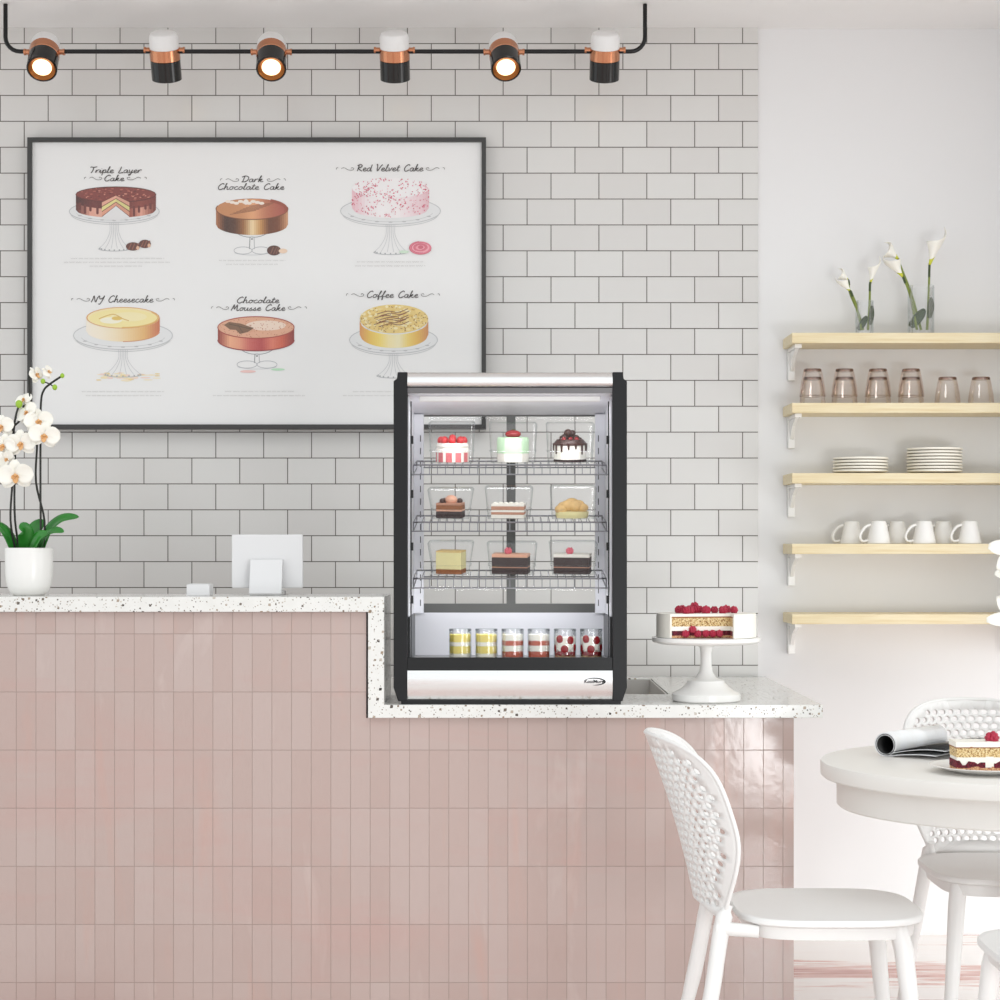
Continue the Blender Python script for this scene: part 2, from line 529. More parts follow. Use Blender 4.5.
class Ink:
    """Flat printed shapes on the poster, laid down in order."""
    def __init__(self):
        self.mb = MB(); self.c = []; self.k = 0
    def poly(self, pts, col):
        self.k += 1
        off = 0.0002 + 0.000006 * self.k
        self.mb.add([Q(x, y, off) for x, y in pts], [tuple(range(len(pts)))])
        self.c.append(lin(col))
    def strip(self, pts, w, col):
        """A pen line of width w px."""
        self.k += 1
        off = 0.0002 + 0.000006 * self.k
        pts = [Vector((p[0], p[1])) for p in pts]
        L = []; R = []
        for i, p in enumerate(pts):
            t = pts[min(i + 1, len(pts) - 1)] - pts[max(i - 1, 0)]
            if t.length < 1e-6: t = Vector((1, 0))
            t.normalize()
            nrm = Vector((-t.y, t.x)) * (w / 2)
            L.append(p + nrm); R.append(p - nrm)
        n = len(pts)
        self.mb.add([Q(p.x, p.y, off) for p in L + R], [(i, i + 1, n + i + 1, n + i) for i in range(n - 1)])
        self.c += [lin(col)] * (n - 1)
    def ell(self, cx, cy, rx, ry, col, n=28, a0=0, a1=2 * pi):
        self.poly([(cx + rx * cos(a0 + (a1 - a0) * i / n), cy + ry * sin(a0 + (a1 - a0) * i / n)) for i in range(n)], col)
    def arc(self, cx, cy, rx, ry, a0, a1, w, col, n=24):
        self.strip([(cx + rx * cos(a0 + (a1 - a0) * i / n), cy + ry * sin(a0 + (a1 - a0) * i / n)) for i in range(n + 1)], w, col)
    def side(self, cx, cy, rx, ry, h, cols, n=30, x0=-1, x1=1, top=0.0):
        """The curved side of a drawn cake: vertical strips from the front half of the top rim down h px."""
        for i in range(n):
            u0 = x0 + (x1 - x0) * i / n; u1 = x0 + (x1 - x0) * (i + 1) / n
            e = lambda u: cy + ry * sqrt(max(0, 1 - u * u))
            f = i / max(1, n - 1) * (len(cols) - 1)
            k = min(int(f), len(cols) - 2); t = f - k
            c = tuple(cols[k][q] * (1 - t) + cols[k + 1][q] * t for q in range(3))
            self.poly([(cx + rx * u0, e(u0) + top), (cx + rx * u1, e(u1) + top), (cx + rx * u1, e(u1) + h), (cx + rx * u0, e(u0) + h)], c)
    def build(self, name, parent, label=None):
        o = self.mb.build(name, M_ink, parent, OB, smooth=0, colors=self.c)
        if label: o['label'] = label
        return o

G = {  # a pen alphabet: baseline 0, x-height .5, ascender 1
 'a': (.55, [[(.45,.42),(.28,.5),(.1,.36),(.08,.12),(.2,.0),(.34,.1),(.44,.46),(.42,.1),(.5,.0),(.6,.08)]]),
 'c': (.45, [[(.4,.42),(.28,.5),(.1,.34),(.08,.12),(.22,0),(.36,.04),(.48,.14)]]),
 'd': (.55, [[(.45,.42),(.28,.5),(.1,.36),(.08,.12),(.2,.0),(.34,.1),(.46,.5),(.5,1.0),(.44,.1),(.5,0),(.6,.08)]]),
 'e': (.45, [[(.06,.2),(.3,.28),(.36,.42),(.26,.5),(.1,.36),(.08,.12),(.22,0),(.36,.04),(.48,.14)]]),
 'f': (.42, [[(.0,.1),(.2,.5),(.36,.95),(.28,1.0),(.2,.6),(.12,-.3),(.2,-.2),(.2,.1),(.44,.16)]]),
 'h': (.55, [[(.04,.0),(.16,.6),(.26,1.0),(.18,.95),(.1,.3),(.06,0),(.16,.36),(.34,.5),(.38,.36),(.36,.08),(.44,0),(.58,.1)]]),
 'i': (.3, [[(.02,.1),(.16,.5),(.12,.1),(.2,0),(.32,.1)], [(.2,.7),(.23,.74)]]),
 'k': (.52, [[(.04,.0),(.16,.6),(.26,1.0),(.18,.95),(.1,.3),(.06,0),(.16,.3),(.38,.5),(.3,.3),(.16,.26),(.36,.02),(.54,.1)]]),
 'l': (.3, [[(.0,.1),(.16,.5),(.26,.95),(.2,1.0),(.12,.5),(.1,.08),(.18,0),(.32,.1)]]),
 'o': (.5, [[(.26,.5),(.1,.36),(.08,.12),(.2,0),(.38,.12),(.4,.36),(.27,.5),(.34,.42),(.52,.44)]]),
 'p': (.52, [[(.0,.1),(.14,.5),(.06,-.4)], [(.1,.2),(.2,.44),(.34,.5),(.42,.3),(.32,.04),(.14,.06)], [(.34,.06),(.54,.1)]]),
 'r': (.4, [[(.0,.1),(.12,.5),(.08,0)], [(.09,.2),(.2,.44),(.36,.5),(.42,.4)]]),
 's': (.42, [[(.0,.06),(.26,.5),(.2,.36),(.34,.14),(.24,0),(.06,.05)], [(.24,0),(.44,.1)]]),
 't': (.36, [[(.0,.1),(.18,.5),(.24,.9),(.14,.2),(.2,0),(.38,.1)], [(.04,.6),(.38,.62)]]),
 'u': (.55, [[(.04,.4),(.1,.5),(.06,.16),(.14,0),(.3,.1),(.42,.5),(.38,.1),(.46,0),(.58,.1)]]),
 'v': (.46, [[(.04,.44),(.12,.5),(.14,.0),(.36,.34),(.4,.5),(.48,.46)]]),
 'y': (.52, [[(.04,.4),(.1,.5),(.08,.2),(.18,.08),(.36,.3),(.42,.5),(.3,-.2),(.14,-.4),(.1,-.26),(.54,.12)]]),
 'T': (.66, [[(.04,.86),(.12,.96),(.4,.9),(.74,1.0)], [(.42,.92),(.34,.3),(.22,0)]]),
 'L': (.6, [[(.3,1.0),(.24,.5),(.12,.02),(.4,.0),(.6,.08)]]),
 'C': (.66, [[(.62,.82),(.54,1.0),(.28,.84),(.1,.4),(.2,.04),(.4,0),(.64,.2)]]),
 'D': (.72, [[(.26,.9),(.16,.04),(.06,.06)], [(.0,.8),(.34,1.0),(.66,.8),(.64,.34),(.4,.04),(.1,.02)]]),
 'R': (.68, [[(.24,.92),(.14,0)], [(.04,.8),(.34,1.0),(.56,.84),(.46,.58),(.2,.48),(.4,.2),(.64,.0)]]),
 'V': (.6, [[(.04,.9),(.14,1.0),(.22,0),(.5,.7),(.66,1.0)]]),
 'N': (.74, [[(.02,.0),(.14,.5),(.2,1.0),(.48,.0),(.6,.6),(.76,1.0)]]),
 'Y': (.64, [[(.06,1.0),(.12,.6),(.26,.5),(.5,.7),(.6,1.0),(.46,.3),(.24,-.3),(.12,-.2)]]),
 'M': (.86, [[(.0,.02),(.16,.6),(.24,1.0),(.32,.2),(.58,.98),(.62,.1),(.72,0),(.86,.1)]]),
}
def write(ink, text, x0, x1, base, h, col=(62, 55, 53), w=0.72):
    adv = sum(0.42 if ch == ' ' else G[ch][0] for ch in text)
    kx = (x1 - x0) / adv
    x = x0
    for ch in text:
        if ch == ' ':
            x += 0.42 * kx; continue
        A, strokes = G[ch]
        for st in strokes:
            pts = smoothpts([(x + (u) * kx + v * h * 0.22, base - v * h, 0) for u, v in st], 3)
            ink.strip(pts, w * (1.25 if ch.isupper() else 1.0), col)
        x += A * kx
def flourish(ink, x0, x1, y, flip):
    X = (lambda t: x0 + (x1 - x0) * t) if not flip else (lambda t: x1 - (x1 - x0) * t)
    c = (120, 116, 114)
    ink.strip(smoothpts([(X(.30), y - .2, 0), (X(.45), y - 1.2, 0), (X(.7), y + 1.2, 0), (X(.92), y + 1.2, 0), (X(.99), y - .4, 0), (X(.88), y - 1.3, 0), (X(.84), y - .2, 0)], 4), 0.55, c)
    ink.strip(smoothpts([(X(.02), y + .6, 0), (X(.04), y - .9, 0), (X(.12), y - 1.2, 0)], 4), 0.6, c)
def blurb(ink, rows):
    for x0, x1, y in rows:
        x = x0; rr = random.Random(int(x0 * 7 + y))
        while x < x1:
            L = rr.uniform(2.5, 7)
            e = min(x + L, x1)
            pts = [(x + (e - x) * i / 6, y + (0.45 if i % 2 else -0.45)) for i in range(7)]
            ink.strip(pts, 0.4, (196, 194, 192))
            x = e + 1.4
GL = (190, 190, 192)
def tallstand(ink, cx, cy, rx, ry, base_y, brx):
    ink.ell(cx, cy, rx, ry, (226, 226, 226))
    ink.arc(cx, cy, rx, ry, 0, 2 * pi, 0.8, GL, 40)
    ink.arc(cx, cy + 2, rx * .97, ry, 0.1, pi - 0.1, 0.7, (200, 200, 200))
    ink.arc(cx, cy, rx * .86, ry * .8, 0.2, pi - 0.2, 0.5, (196, 196, 196))
    for u in (-.85, -.6, -.3, 0, .3, .6, .85):
        x = cx + rx * .9 * u; y = cy + ry * .9 * sqrt(1 - u * u)
        ink.ell(x, y - 1, 2.2, .7, (186, 184, 186), 8)
    t = cy + ry
    for u in (-1, -.6, -.2, .2, .6, 1):
        ink.strip(smoothpts([(cx + 4.5 * u, t, 0), (cx + 4.5 * u, t + (base_y - t) * .35, 0), (cx + brx * .55 * u, t + (base_y - t) * .7, 0), (cx + brx * .95 * u, base_y - 1.5, 0)], 4), 0.5, (200, 200, 202))
    ink.arc(cx, base_y - 1.5, brx, 2.6, 0, pi, 0.7, (180, 180, 182))
    for i in range(9):
        aa = pi * (i + .5) / 9
        ink.ell(cx + brx * .92 * cos(aa), base_y - 2 + 2.2 * sin(aa), .8, .8, (170, 170, 172), 8)
def lowstand(ink, cx, top, base_y, brx):
    ink.strip(smoothpts([(cx - 20, top - 2, 0), (cx - 12, top + 3, 0), (cx - 5, top + 5, 0), (cx, top + 5, 0)], 4), 0.7, (150, 150, 155))
    ink.strip(smoothpts([(cx + 20, top - 2, 0), (cx + 12, top + 3, 0), (cx + 5, top + 5, 0), (cx, top + 5, 0)], 4), 0.7, (150, 150, 155))
    ink.strip([(cx - 2, top + 5), (cx - 2.5, base_y - 5)], 0.7, (130, 130, 132))
    ink.strip([(cx + 2, top + 5), (cx + 2.5, base_y - 5)], 0.6, (170, 170, 172))
    ink.ell(cx, top + 7, .8, .8, (90, 90, 90), 8)
    ink.arc(cx - brx * .5, base_y - 3.5, brx * .5, 3.6, 0, 2 * pi, 0.6, (178, 178, 182))
    ink.arc(cx + brx * .5, base_y - 3.5, brx * .5, 3.6, 0, 2 * pi, 0.6, (178, 178, 182))
    ink.arc(cx, base_y - 2, brx, 3, 0.2, pi - .2, 0.5, (195, 195, 198))

# -- triple layer cake
I = Ink()
tallstand(I, 114.3, 211.5, 45, 11, 250, 16)
cx, cy, rx, ry = 115.9, 194.5, 40, 7.6
I.side(cx, cy, rx, ry, 15.5, [(96, 40, 32), (222, 160, 140), (224, 168, 148), (214, 150, 128), (150, 70, 56), (222, 160, 140), (120, 56, 44)], 30)
I.side(cx, cy, rx, ry, 7, [(70, 26, 22), (110, 44, 38), (96, 36, 32), (100, 40, 34), (140, 64, 52), (120, 50, 42)], 30)
for x, h in ((80, 11), (85, 13.5), (90.5, 10), (97.5, 12), (134, 14), (139, 11), (145.5, 9), (150.5, 10)):
    yy = cy + ry * sqrt(max(0, 1 - ((x - cx) / rx) ** 2))
    I.strip([(x, yy + 5), (x, yy + h)], 2.4, (108, 44, 38)); I.ell(x, yy + h, 1.2, 1.2, (108, 44, 38), 8)
I.ell(cx, cy, rx, ry, (128, 52, 44)); I.arc(cx, cy, rx, ry, 0, 2 * pi, .8, (90, 34, 30))
rr = random.Random(4)
for i in range(90):
    an = rr.uniform(0, 2 * pi); q = sqrt(rr.random()) * .93
    I.ell(cx + rx * q * cos(an), cy + ry * q * sin(an), rr.uniform(.6, 1.8), rr.uniform(.35, .7), rr.choice([(176, 96, 80), (206, 138, 118), (98, 36, 32), (150, 70, 58)]), 7)
LF, RF, AP = (102, 201.6), (129.5, 201.4), (116, 195)
hh = 15.5
for i in range(7):
    c = [(120, 50, 40), (226, 166, 142), (110, 48, 40), (226, 214, 142), (104, 46, 40), (222, 156, 130), (116, 54, 44)][i]
    f0 = [0, .06, .30, .36, .62, .68, .95][i]; f1 = [.06, .30, .36, .62, .68, .95, 1][i]
    hl, ha = hh, 11
    I.poly([(LF[0], LF[1] + hl * f0), (AP[0], AP[1] + ha * f0), (AP[0], AP[1] + ha * f1), (LF[0], LF[1] + hl * f1)], c)
    I.poly([(AP[0], AP[1] + ha * f0), (RF[0], RF[1] + hl * f0), (RF[0], RF[1] + hl * f1), (AP[0], AP[1] + ha * f1)], tuple(v * .94 for v in c))
I.poly([(LF[0], LF[1] + hh), (AP[0], AP[1] + 11), (RF[0], RF[1] + hh), (118, 221)], (226, 224, 224))
for x, y, sx in ((133, 246.5, 7), (145, 244, 6)):
    I.ell(x, y, sx, 4.2, (92, 46, 36)); 
    for k in (-.5, 0, .5): I.strip([(x + sx * k - 1, y + 3.4), (x + sx * k + 2, y - 3.2)], 1.1, (140, 84, 64))
    I.ell(x + sx * .7, y + 1.5, 1.6, 2, (222, 178, 148), 10)
write(I, 'Triple Layer', 89, 141, 173, 6.2); write(I, 'Cake', 103.5, 124, 181, 5.8)
flourish(I, 84, 102, 178.5, False); flourish(I, 127, 147, 178.5, True)
blurb(I, ((71, 164, 258.5), (64, 170, 262.3), (90, 143, 266.2)))
I.build('printed_cake', board, 'chocolate triple layer cake with a cut wedge')
# -- dark chocolate cake
I = Ink()
lowstand(I, 252, 232, 254, 18)
cx, cy, rx, ry = 252, 209, 36, 10.5
I.side(cx, cy, rx, ry, 15.5, [(168, 106, 66), (66, 34, 18), (84, 46, 24), (150, 96, 50), (238, 214, 170), (196, 140, 80), (104, 54, 24), (116, 60, 28), (200, 146, 108)], 36)
I.ell(cx, cy, rx, ry, (170, 112, 72))
for i in range(40):
    u0 = -.99 + 1.98 * i / 40; u1 = -.99 + 1.98 * (i + 1) / 40; u = (u0 + u1) / 2
    e0, e1 = ry * .96 * sqrt(1 - u0 * u0), ry * .96 * sqrt(1 - u1 * u1)
    q = math.exp(-((u - .05) / .28) ** 2)
    c = tuple(min(255, v + 26 * q) for v in ((196 - 34 * max(0, u), 134 - 62 * max(0, u), 88 - 26 * max(0, u))))
    I.poly([(cx + rx * u0, cy - e0), (cx + rx * u1, cy - e1), (cx + rx * u1, cy + e1), (cx + rx * u0, cy + e0)], c)
for i in range(7):
    I.strip([(cx - 22 + i * 3.2, cy + 5.5 - i * 1.4), (cx + 4 + i * 3.4, cy + 1.5 - i * 1.35)], .5, (134, 80, 50))
I.arc(cx, cy, rx, ry, -.2, pi * 1.1, .8, (120, 66, 40))
I.arc(cx, cy, rx * .95, ry * .95, -1.0, .3, 3, (152, 72, 52))
for i in range(9): I.ell(228 + i * 4.2, 201.5 + (i % 3) * .9, 2.8, 1.5, (240, 226, 212), 10)
I.ell(246, 202, 2.6, 2.8, (240, 228, 218), 12)
I.ell(274, 250.5, 7, 5, (84, 46, 38)); I.ell(283, 251, 4.5, 2.4, (236, 206, 180), 12)
for k in (-.4, .1, .5): I.strip([(274 + 6 * k - 1, 254), (274 + 6 * k + 2, 247)], 1.1, (126, 80, 64))
write(I, 'Dark', 241, 263, 182, 6); write(I, 'Chocolate Cake', 217, 284, 189.6, 6)
flourish(I, 220, 239, 180, False); flourish(I, 267, 286, 180, True)
blurb(I, ((219, 285, 260.5), (226, 278, 264.3)))
I.build('printed_cake', board, 'dark chocolate cake with brown glossy side')
# -- red velvet cake
I = Ink()
tallstand(I, 390.5, 211, 50, 13.5, 253.5, 17)
cx, cy, rx, ry = 390.5, 188, 38.5, 10
I.side(cx, cy, rx, ry, 20, [(232, 190, 198), (238, 230, 231), (240, 236, 236), (240, 234, 234), (236, 214, 218), (226, 190, 196)], 24)
I.ell(cx, cy, rx, ry, (240, 237, 237))
rr = random.Random(11)
for i in range(520):
    if rr.random() < .5:
        an = rr.uniform(0, 2 * pi); q = sqrt(rr.random())
        x, y = cx + rx * q * cos(an), cy + ry * q * sin(an)
    else:
        u = rr.uniform(-1, 1); x = cx + rx * u; y = cy + ry * sqrt(1 - u * u) + rr.uniform(0, 19.5)
    s = sin(x * .22 + y * .31) + sin(x * .09 - y * .27 + 1.3)
    if s < -.2 and rr.random() < .75: continue
    I.ell(x, y, rr.uniform(.35, .8), rr.uniform(.35, .7), rr.choice([(206, 52, 92), (222, 92, 124), (214, 66, 104), (190, 44, 80), (232, 150, 168)]), 6)
for k in range(5):
    r_ = 11 - 2.1 * k
    I.ell(420.5, 248 - .2 * k, r_, r_ * .58, [(222, 120, 138), (236, 164, 176), (218, 112, 130), (234, 158, 170), (206, 96, 116)][k], 20)
    I.arc(420.5, 248 - .2 * k, r_, r_ * .58, .3 + k, 4.6 + k, .7, (204, 98, 116))
I.ell(404, 252, 5, 1.6, (206, 226, 204), 10)
write(I, 'Red Velvet Cake', 356, 423, 171.3, 6.6); flourish(I, 336, 354, 169, False); flourish(I, 426, 445, 169, True)
blurb(I, ((357, 423, 262), (355, 425, 266)))
I.build('printed_cake', board, 'white cake dusted with red crumbs')
# -- cheesecake
I = Ink()
for i in range(40):
    I.ell(124 + random.uniform(-26, 36), 377.5 + random.uniform(-5, 4), random.uniform(2, 6), random.uniform(.5, 1.3), random.choice([(238, 222, 178), (232, 208, 150), (238, 212, 200), (240, 226, 196)]), 8)
tallstand(I, 123, 335.5, 49.5, 14, 376, 19)
cx, cy, rx, ry = 123, 317.8, 36.8, 10.8
I.side(cx, cy, rx, ry, 13, [(240, 230, 214), (240, 228, 206), (238, 220, 186), (232, 200, 148), (224, 176, 110), (200, 116, 80)], 30)
I.ell(cx, cy, rx, ry, (214, 158, 98)); I.ell(cx, cy, rx * .965, ry * .93, (240, 222, 172)); I.ell(cx, cy + .6, rx * .92, ry * .85, (240, 224, 158))
I.ell(cx + 6, cy - 1, 18, 4.6, (241, 228, 178)); I.ell(cx - 12, cy + 2.6, 11, 3.2, (242, 236, 214)); I.ell(cx - 6, cy + .6, 5.4, 2, (222, 188, 92), 12)
I.strip(smoothpts([(cx - 24, cy + 1, 0), (cx - 10, cy - 3.5, 0), (cx, cy + 1, 0), (cx + 6, cy + 3, 0)], 4), .9, (214, 176, 96))
I.arc(cx, cy, rx * .94, ry * .9, -.6, 1.6, 1, (222, 178, 100)); I.arc(cx, cy + 13, rx, ry, .1, pi / 2, .8, (206, 140, 100))
write(I, 'NY Cheesecake', 91, 153, 302.3, 6.6); flourish(I, 71, 90, 299.7, False); flourish(I, 156, 175, 299.7, True)
blurb(I, ((82, 164, 391.6), (86, 161, 395.6)))
I.build('printed_cake', board, 'pale yellow cheesecake')
# -- mousse cake
I = Ink()
lowstand(I, 257, 349, 368, 20)
cx, cy, rx, ry = 256, 327.5, 38.2, 10.8
I.side(cx, cy, rx, ry, 12.5, [(150, 62, 50), (232, 168, 130), (224, 150, 120), (196, 92, 84), (178, 64, 62), (216, 120, 96), (200, 88, 62), (140, 50, 44)], 34)
I.ell(cx, cy, rx, ry, (222, 168, 138)); I.ell(cx + 10, cy - 2, 20, 5, (236, 212, 194))
for i in range(130):
    an = random.uniform(0, 2 * pi); q = sqrt(random.random()) * .96
    I.ell(cx + rx * q * cos(an), cy + ry * q * sin(an), .5, .45, random.choice([(196, 128, 98), (208, 146, 118), (180, 108, 84)]), 6)
I.poly([(224, 325), (229, 322), (240, 323.5), (254, 328), (248, 332), (240, 334), (236, 330), (230, 329.5)], (122, 88, 62))
I.strip([(229, 324), (251, 329)], .7, (80, 54, 38)); I.strip([(238, 325), (243, 333)], .6, (86, 60, 42))
I.arc(cx, cy, rx, ry, 0, 2 * pi, .9, (170, 72, 58), 40); I.arc(cx, cy + 12.5, rx, ry, 0, pi, 1, (150, 56, 56))
I.ell(248, 371.5, 8, 1.4, (236, 196, 190), 12); I.ell(278, 369.5, 7, 1.2, (186, 226, 192), 12)
write(I, 'Chocolate', 236, 279, 303, 6); write(I, 'Mousse Cake', 231, 285, 310.6, 6)
flourish(I, 211, 229, 308, False); flourish(I, 288, 307, 308, True)
blurb(I, ((225, 294, 391.4), (213, 305, 395.6)))
I.build('printed_cake', board, 'red-brown mousse cake with a chocolate leaf')
# -- coffee cake
I = Ink()
tallstand(I, 393.5, 340, 44, 13.5, 377, 17)
cx, cy, rx, ry = 394, 321, 34.3, 13.5
I.side(cx, cy, rx, ry, 13.5, [(214, 150, 84), (228, 190, 84), (238, 212, 110), (238, 222, 166), (236, 226, 186), (232, 204, 110), (222, 176, 80), (204, 140, 84)], 32)
I.ell(cx, cy - 2, rx, ry + 1, (230, 202, 126))
rr = random.Random(3)
for i in range(150):
    an = rr.uniform(0, 2 * pi); q = sqrt(rr.random()) * .98
    I.ell(cx + rx * q * cos(an), cy - 2 + ry * q * sin(an), rr.uniform(1, 2.6), rr.uniform(.7, 1.6), rr.choice([(238, 216, 150), (226, 192, 104), (236, 208, 130), (242, 228, 180)]), 8)
for i in range(120):
    an = rr.uniform(0, 2 * pi); q = sqrt(rr.random()) * .98
    I.ell(cx + rx * q * cos(an), cy - 2 + ry * q * sin(an), .6, .5, rr.choice([(140, 96, 48), (176, 128, 60)]), 6)
for i in range(7):
    y0 = 311 + i * 2.1; dx = 3 * sin(i * 2.2)
    I.strip(smoothpts([(377 + dx, y0 + 3.2, 0), (388 + dx, y0 + .2, 0), (398 + dx, y0 + 1.4, 0), (408 + dx * .6, y0 - 2.2, 0)], 4), .7, (132, 76, 50))
write(I, 'Coffee Cake', 366, 418, 297.7, 6.6); flourish(I, 346, 364, 295, False); flourish(I, 421, 440, 295, True)
blurb(I, ((353, 430, 391.6), (343, 440, 395.6)))
I.build('printed_cake', board, 'yellow crumb-topped coffee cake')

# ------------------------------------------------------------------ pendant track light
DT = 5.92
st = F / DT
T0 = P(45, 50, DT)
track = thing('track_light', 'black pendant rail with six copper-banded spotlights hanging before the tiled wall', 'ceiling light', (P(325, 28, DT).x, DT, 2.963))
OT = track.location.copy()
zr = P(0, 51.5, DT).z
xa, xb = P(5.5, 0, DT).x, P(645, 0, DT).x
rc = 0.045
path = [(xa, DT, 2.96), (xa, DT, zr + rc)]
path += [(xa + rc - rc * cos(t), DT, zr + rc - rc * sin(t)) for t in [pi / 2 * i / 6 for i in range(1, 7)]]
path += [(xb - rc + rc * sin(t), DT, zr + rc - rc * cos(t)) for t in [pi / 2 * i / 6 for i in range(0, 6)]]
path += [(xb, DT, zr + rc), (xb, DT, 2.96)]
MB().tube(path, 0.0068, 10).build('rail', M_blackp, track, OT)
def spot(px, tilt, yaw):
    base = P(px, 52 if tilt < 0 else 50.2, DT)
    R0 = 15.0 / st
    M = Matrix.Translation(base) @ Matrix.Rotation(yaw, 4, 'Z') @ Matrix.Rotation(tilt, 4, 'X') @ Matrix.Translation((0, 0, -0.012))
    Mx = lambda mb, prof, n=28: mb.lathe(prof, (0, 0, 0), n, 0, M)
    sp = Mx(MB(), [(R0 - .008, -0.075), (R0 - .004, -0.081), (R0, -0.079), (R0, -0.018), (R0 - .002, -0.016), (0, -0.016)]).build('spotlight', M_lampblack, track, OT)
    Mx(MB(), [(0, -0.017), (R0 - .0005, -0.017), (R0 + .0006, -0.016), (R0 + .0006, 0.018), (R0 - .002, 0.019), (0, 0.019)]).build('copper_collar', M_copper, sp)
    Mx(MB(), [(0, 0.018), (R0 - .0015, 0.018), (R0 - .0015, 0.052), (R0 - .006, 0.064), (R0 - .016, 0.069), (0, 0.07)]).build('frosted_cap', M_frost, sp)
    Mx(MB(), [(R0 - .006, -0.080), (R0 - .012, -0.076), (R0 - .017, -0.070), (0, -0.070)]).build('reflector', M_gold, sp)
    Mx(MB(), [(0, -0.0705), (R0 - .0175, -0.0712), (R0 - .020, -0.0725), (0, -0.0745)]).build('lens', M_lens, sp)
    for sgn in (-1, 1):
        pv = MB()
        c = base + Vector((sgn * (R0 + .008), 0, 0))
        pv.tube([c + Vector((-sgn * .012, 0, 0)), c + Vector((sgn * .006, 0, 0))], 0.0085, 12)
        pv.tube([c + Vector((sgn * .003, 0, 0)), c + Vector((sgn * .009, 0, 0))], 0.0105, 12)
        pv.build('pivot', M_copper, sp)
    for ch in [x for x in COL.objects if x.parent == sp]:
        ch.data.transform(Matrix.Translation(-OT))
for px, tl in ((44.5, 1), (164.5, 0), (271.5, 1), (394.5, 0), (504, 1), (605, 0)):
    spot(px, radians(-42) if tl else radians(29), radians(6) if tl else 0)

# ------------------------------------------------------------------ wall shelves
SY = 6.02
ss = F / SY
SHZ = []
DS = 6.11
SHELF_WORDS = ['topmost pale wooden wall shelf carrying the two lily vases', 'pale wooden wall shelf carrying the tumblers',
               'pale wooden wall shelf carrying the two plate stacks', 'pale wooden wall shelf carrying the mugs', 'empty lowest pale wooden wall shelf']
for k, (y0, y1) in enumerate(((332.7, 343), (402.8, 412.8), (473, 483.3), (543.7, 554), (614.2, 624.2))):
    z1 = EYE - (y0 - HY) / ss; z0 = EYE - (y1 - HY) / ss
    SHZ.append(z1)
    x0 = (792 - 500) / ss
    sh = thing('wall_shelf', SHELF_WORDS[k], 'shelf', (x0, DW, z0), group='wall shelves')
    MB().box(x0, 1.718, SY, DW + .011, z0, z1).build('board', M_wood, sh, sh.location, smooth=0, bevel=0.0015)
    for bx in (P(793.5, 0, 6.15).x, 1.66):
        hw = 0.011
        b_ = MB()
        b_.box(bx - hw, bx + hw, DW - .012, DW + .011, z0 - .104, z0)
        b_.box(bx - hw, bx + hw, SY + .03, DW - .012, z0 - .012, z0)
        b_.prism([(DW - .012, z0 - .012), (SY + .05, z0 - .012), (DW - .06, z0 - .035), (DW - .012, z0 - .075)], bx - .006, bx + .006, 0,
                 Matrix(((0, 0, 1, 0), (1, 0, 0, 0), (0, 1, 0, 0), (0, 0, 0, 1))))
        b_.build('bracket', M_white, sh, sh.location, smooth=0, bevel=0.001)

# -- tumblers, stacked upside down
def tumbler_mesh():
    mb = MB(); h = .089; n = 40
    rings = [(0, h - .0005), (.0268, h - .0005), (.0285, h - .003), (.0325, h * .72), (.038, h * .36), (.0412, .004), (.0418, .0), (.0406, .0)]
    mb.lathe(rings[::-1], (0, 0, 0), n)
    for i, v in enumerate(mb.v):           # shallow flutes
        an = math.atan2(v.y, v.x); r = sqrt(v.x ** 2 + v.y ** 2)
        if .006 < v.z < h - .004 and r > .02:
            k = 1 + .016 * cos(an * 20)
            v.x *= k; v.y *= k
    return mb
tum0 = thing('tumbler', 'x', 'glass')
tumbler_mesh().build('glass_wall', M_tumbler, tum0)
MB().lathe([(0, .0800), (.0268, .0800), (.0282, .0815), (.0272, .0880), (0, .0880)], n=40).build('glass_base', M_tumbase, tum0)
MB().tube([(.0413 * cos(2 * pi * q / 40), .0413 * sin(2 * pi * q / 40), .0012) for q in range(40)], .0011, 6, closed=True).build('glass_rim', M_tumbase, tum0)
first = True
TG = 'rose tinted tumblers on the wall shelf'
def place_tumbler(px, dz, label):
    global first
    o = tum0 if first else copy_tree(tum0)
    first = False
    o.location = (P(px, 0, DS).x, DS, SHZ[1] + dz + .0004)
    o.rotation_euler = (0, 0, random.uniform(0, 6))
    tag(o, label, 'glass', TG)
for i, px in enumerate((812.5, 844.5, 878, 911)):
    w = ['leftmost', 'second', 'third', 'fourth'][i]
    place_tumbler(px, 0, 'pinkish fluted tumbler upside down on the shelf, lower of the %s stacked pair' % w)
    place_tumbler(px, .0265, 'pinkish fluted tumbler upside down, upper of the %s stacked pair' % w)
place_tumbler(947.5, 0, 'single pinkish fluted tumbler upside down, next to the four stacked pairs')
place_tumbler(981, 0, 'single pinkish fluted tumbler upside down at the right end of the glasses')
# -- plates
R = .0875
pl0 = MB().lathe([(0, .002), (.05, .002), (.05, .0), (.053, .0), (.055, .003), (.070, .0032), (R - .006, .0045), (R, .0065), (R, .0120), (R - .0015, .0124), (R - .004, .0118), (R - .010, .0075), (.055, .0055), (0, .0052)], n=48).build('plate', M_cream)
pf = True
for px, n, nm in ((860.5, 5, 'shorter'), (934.5, 8, 'taller')):
    for i in range(n):
        o = pl0 if pf else pl0.copy()
        if not pf: COL.objects.link(o)
        pf = False
        o.location = (P(px, 0, DS).x + random.uniform(-.0006, .0006), DS, SHZ[2] + .0004 + i * .0100)
        k = n - 1 - i
        lab = 'cream plate, topmost of the %s stack on the shelf' % nm if k == 0 else 'cream plate, bottom one of the %s stack' % nm if i == 0 else 'cream plate, %s from the top of the %s stack' % (ORD[k], nm)
        tag(o, lab, 'plate', 'cream plates on the wall shelf')
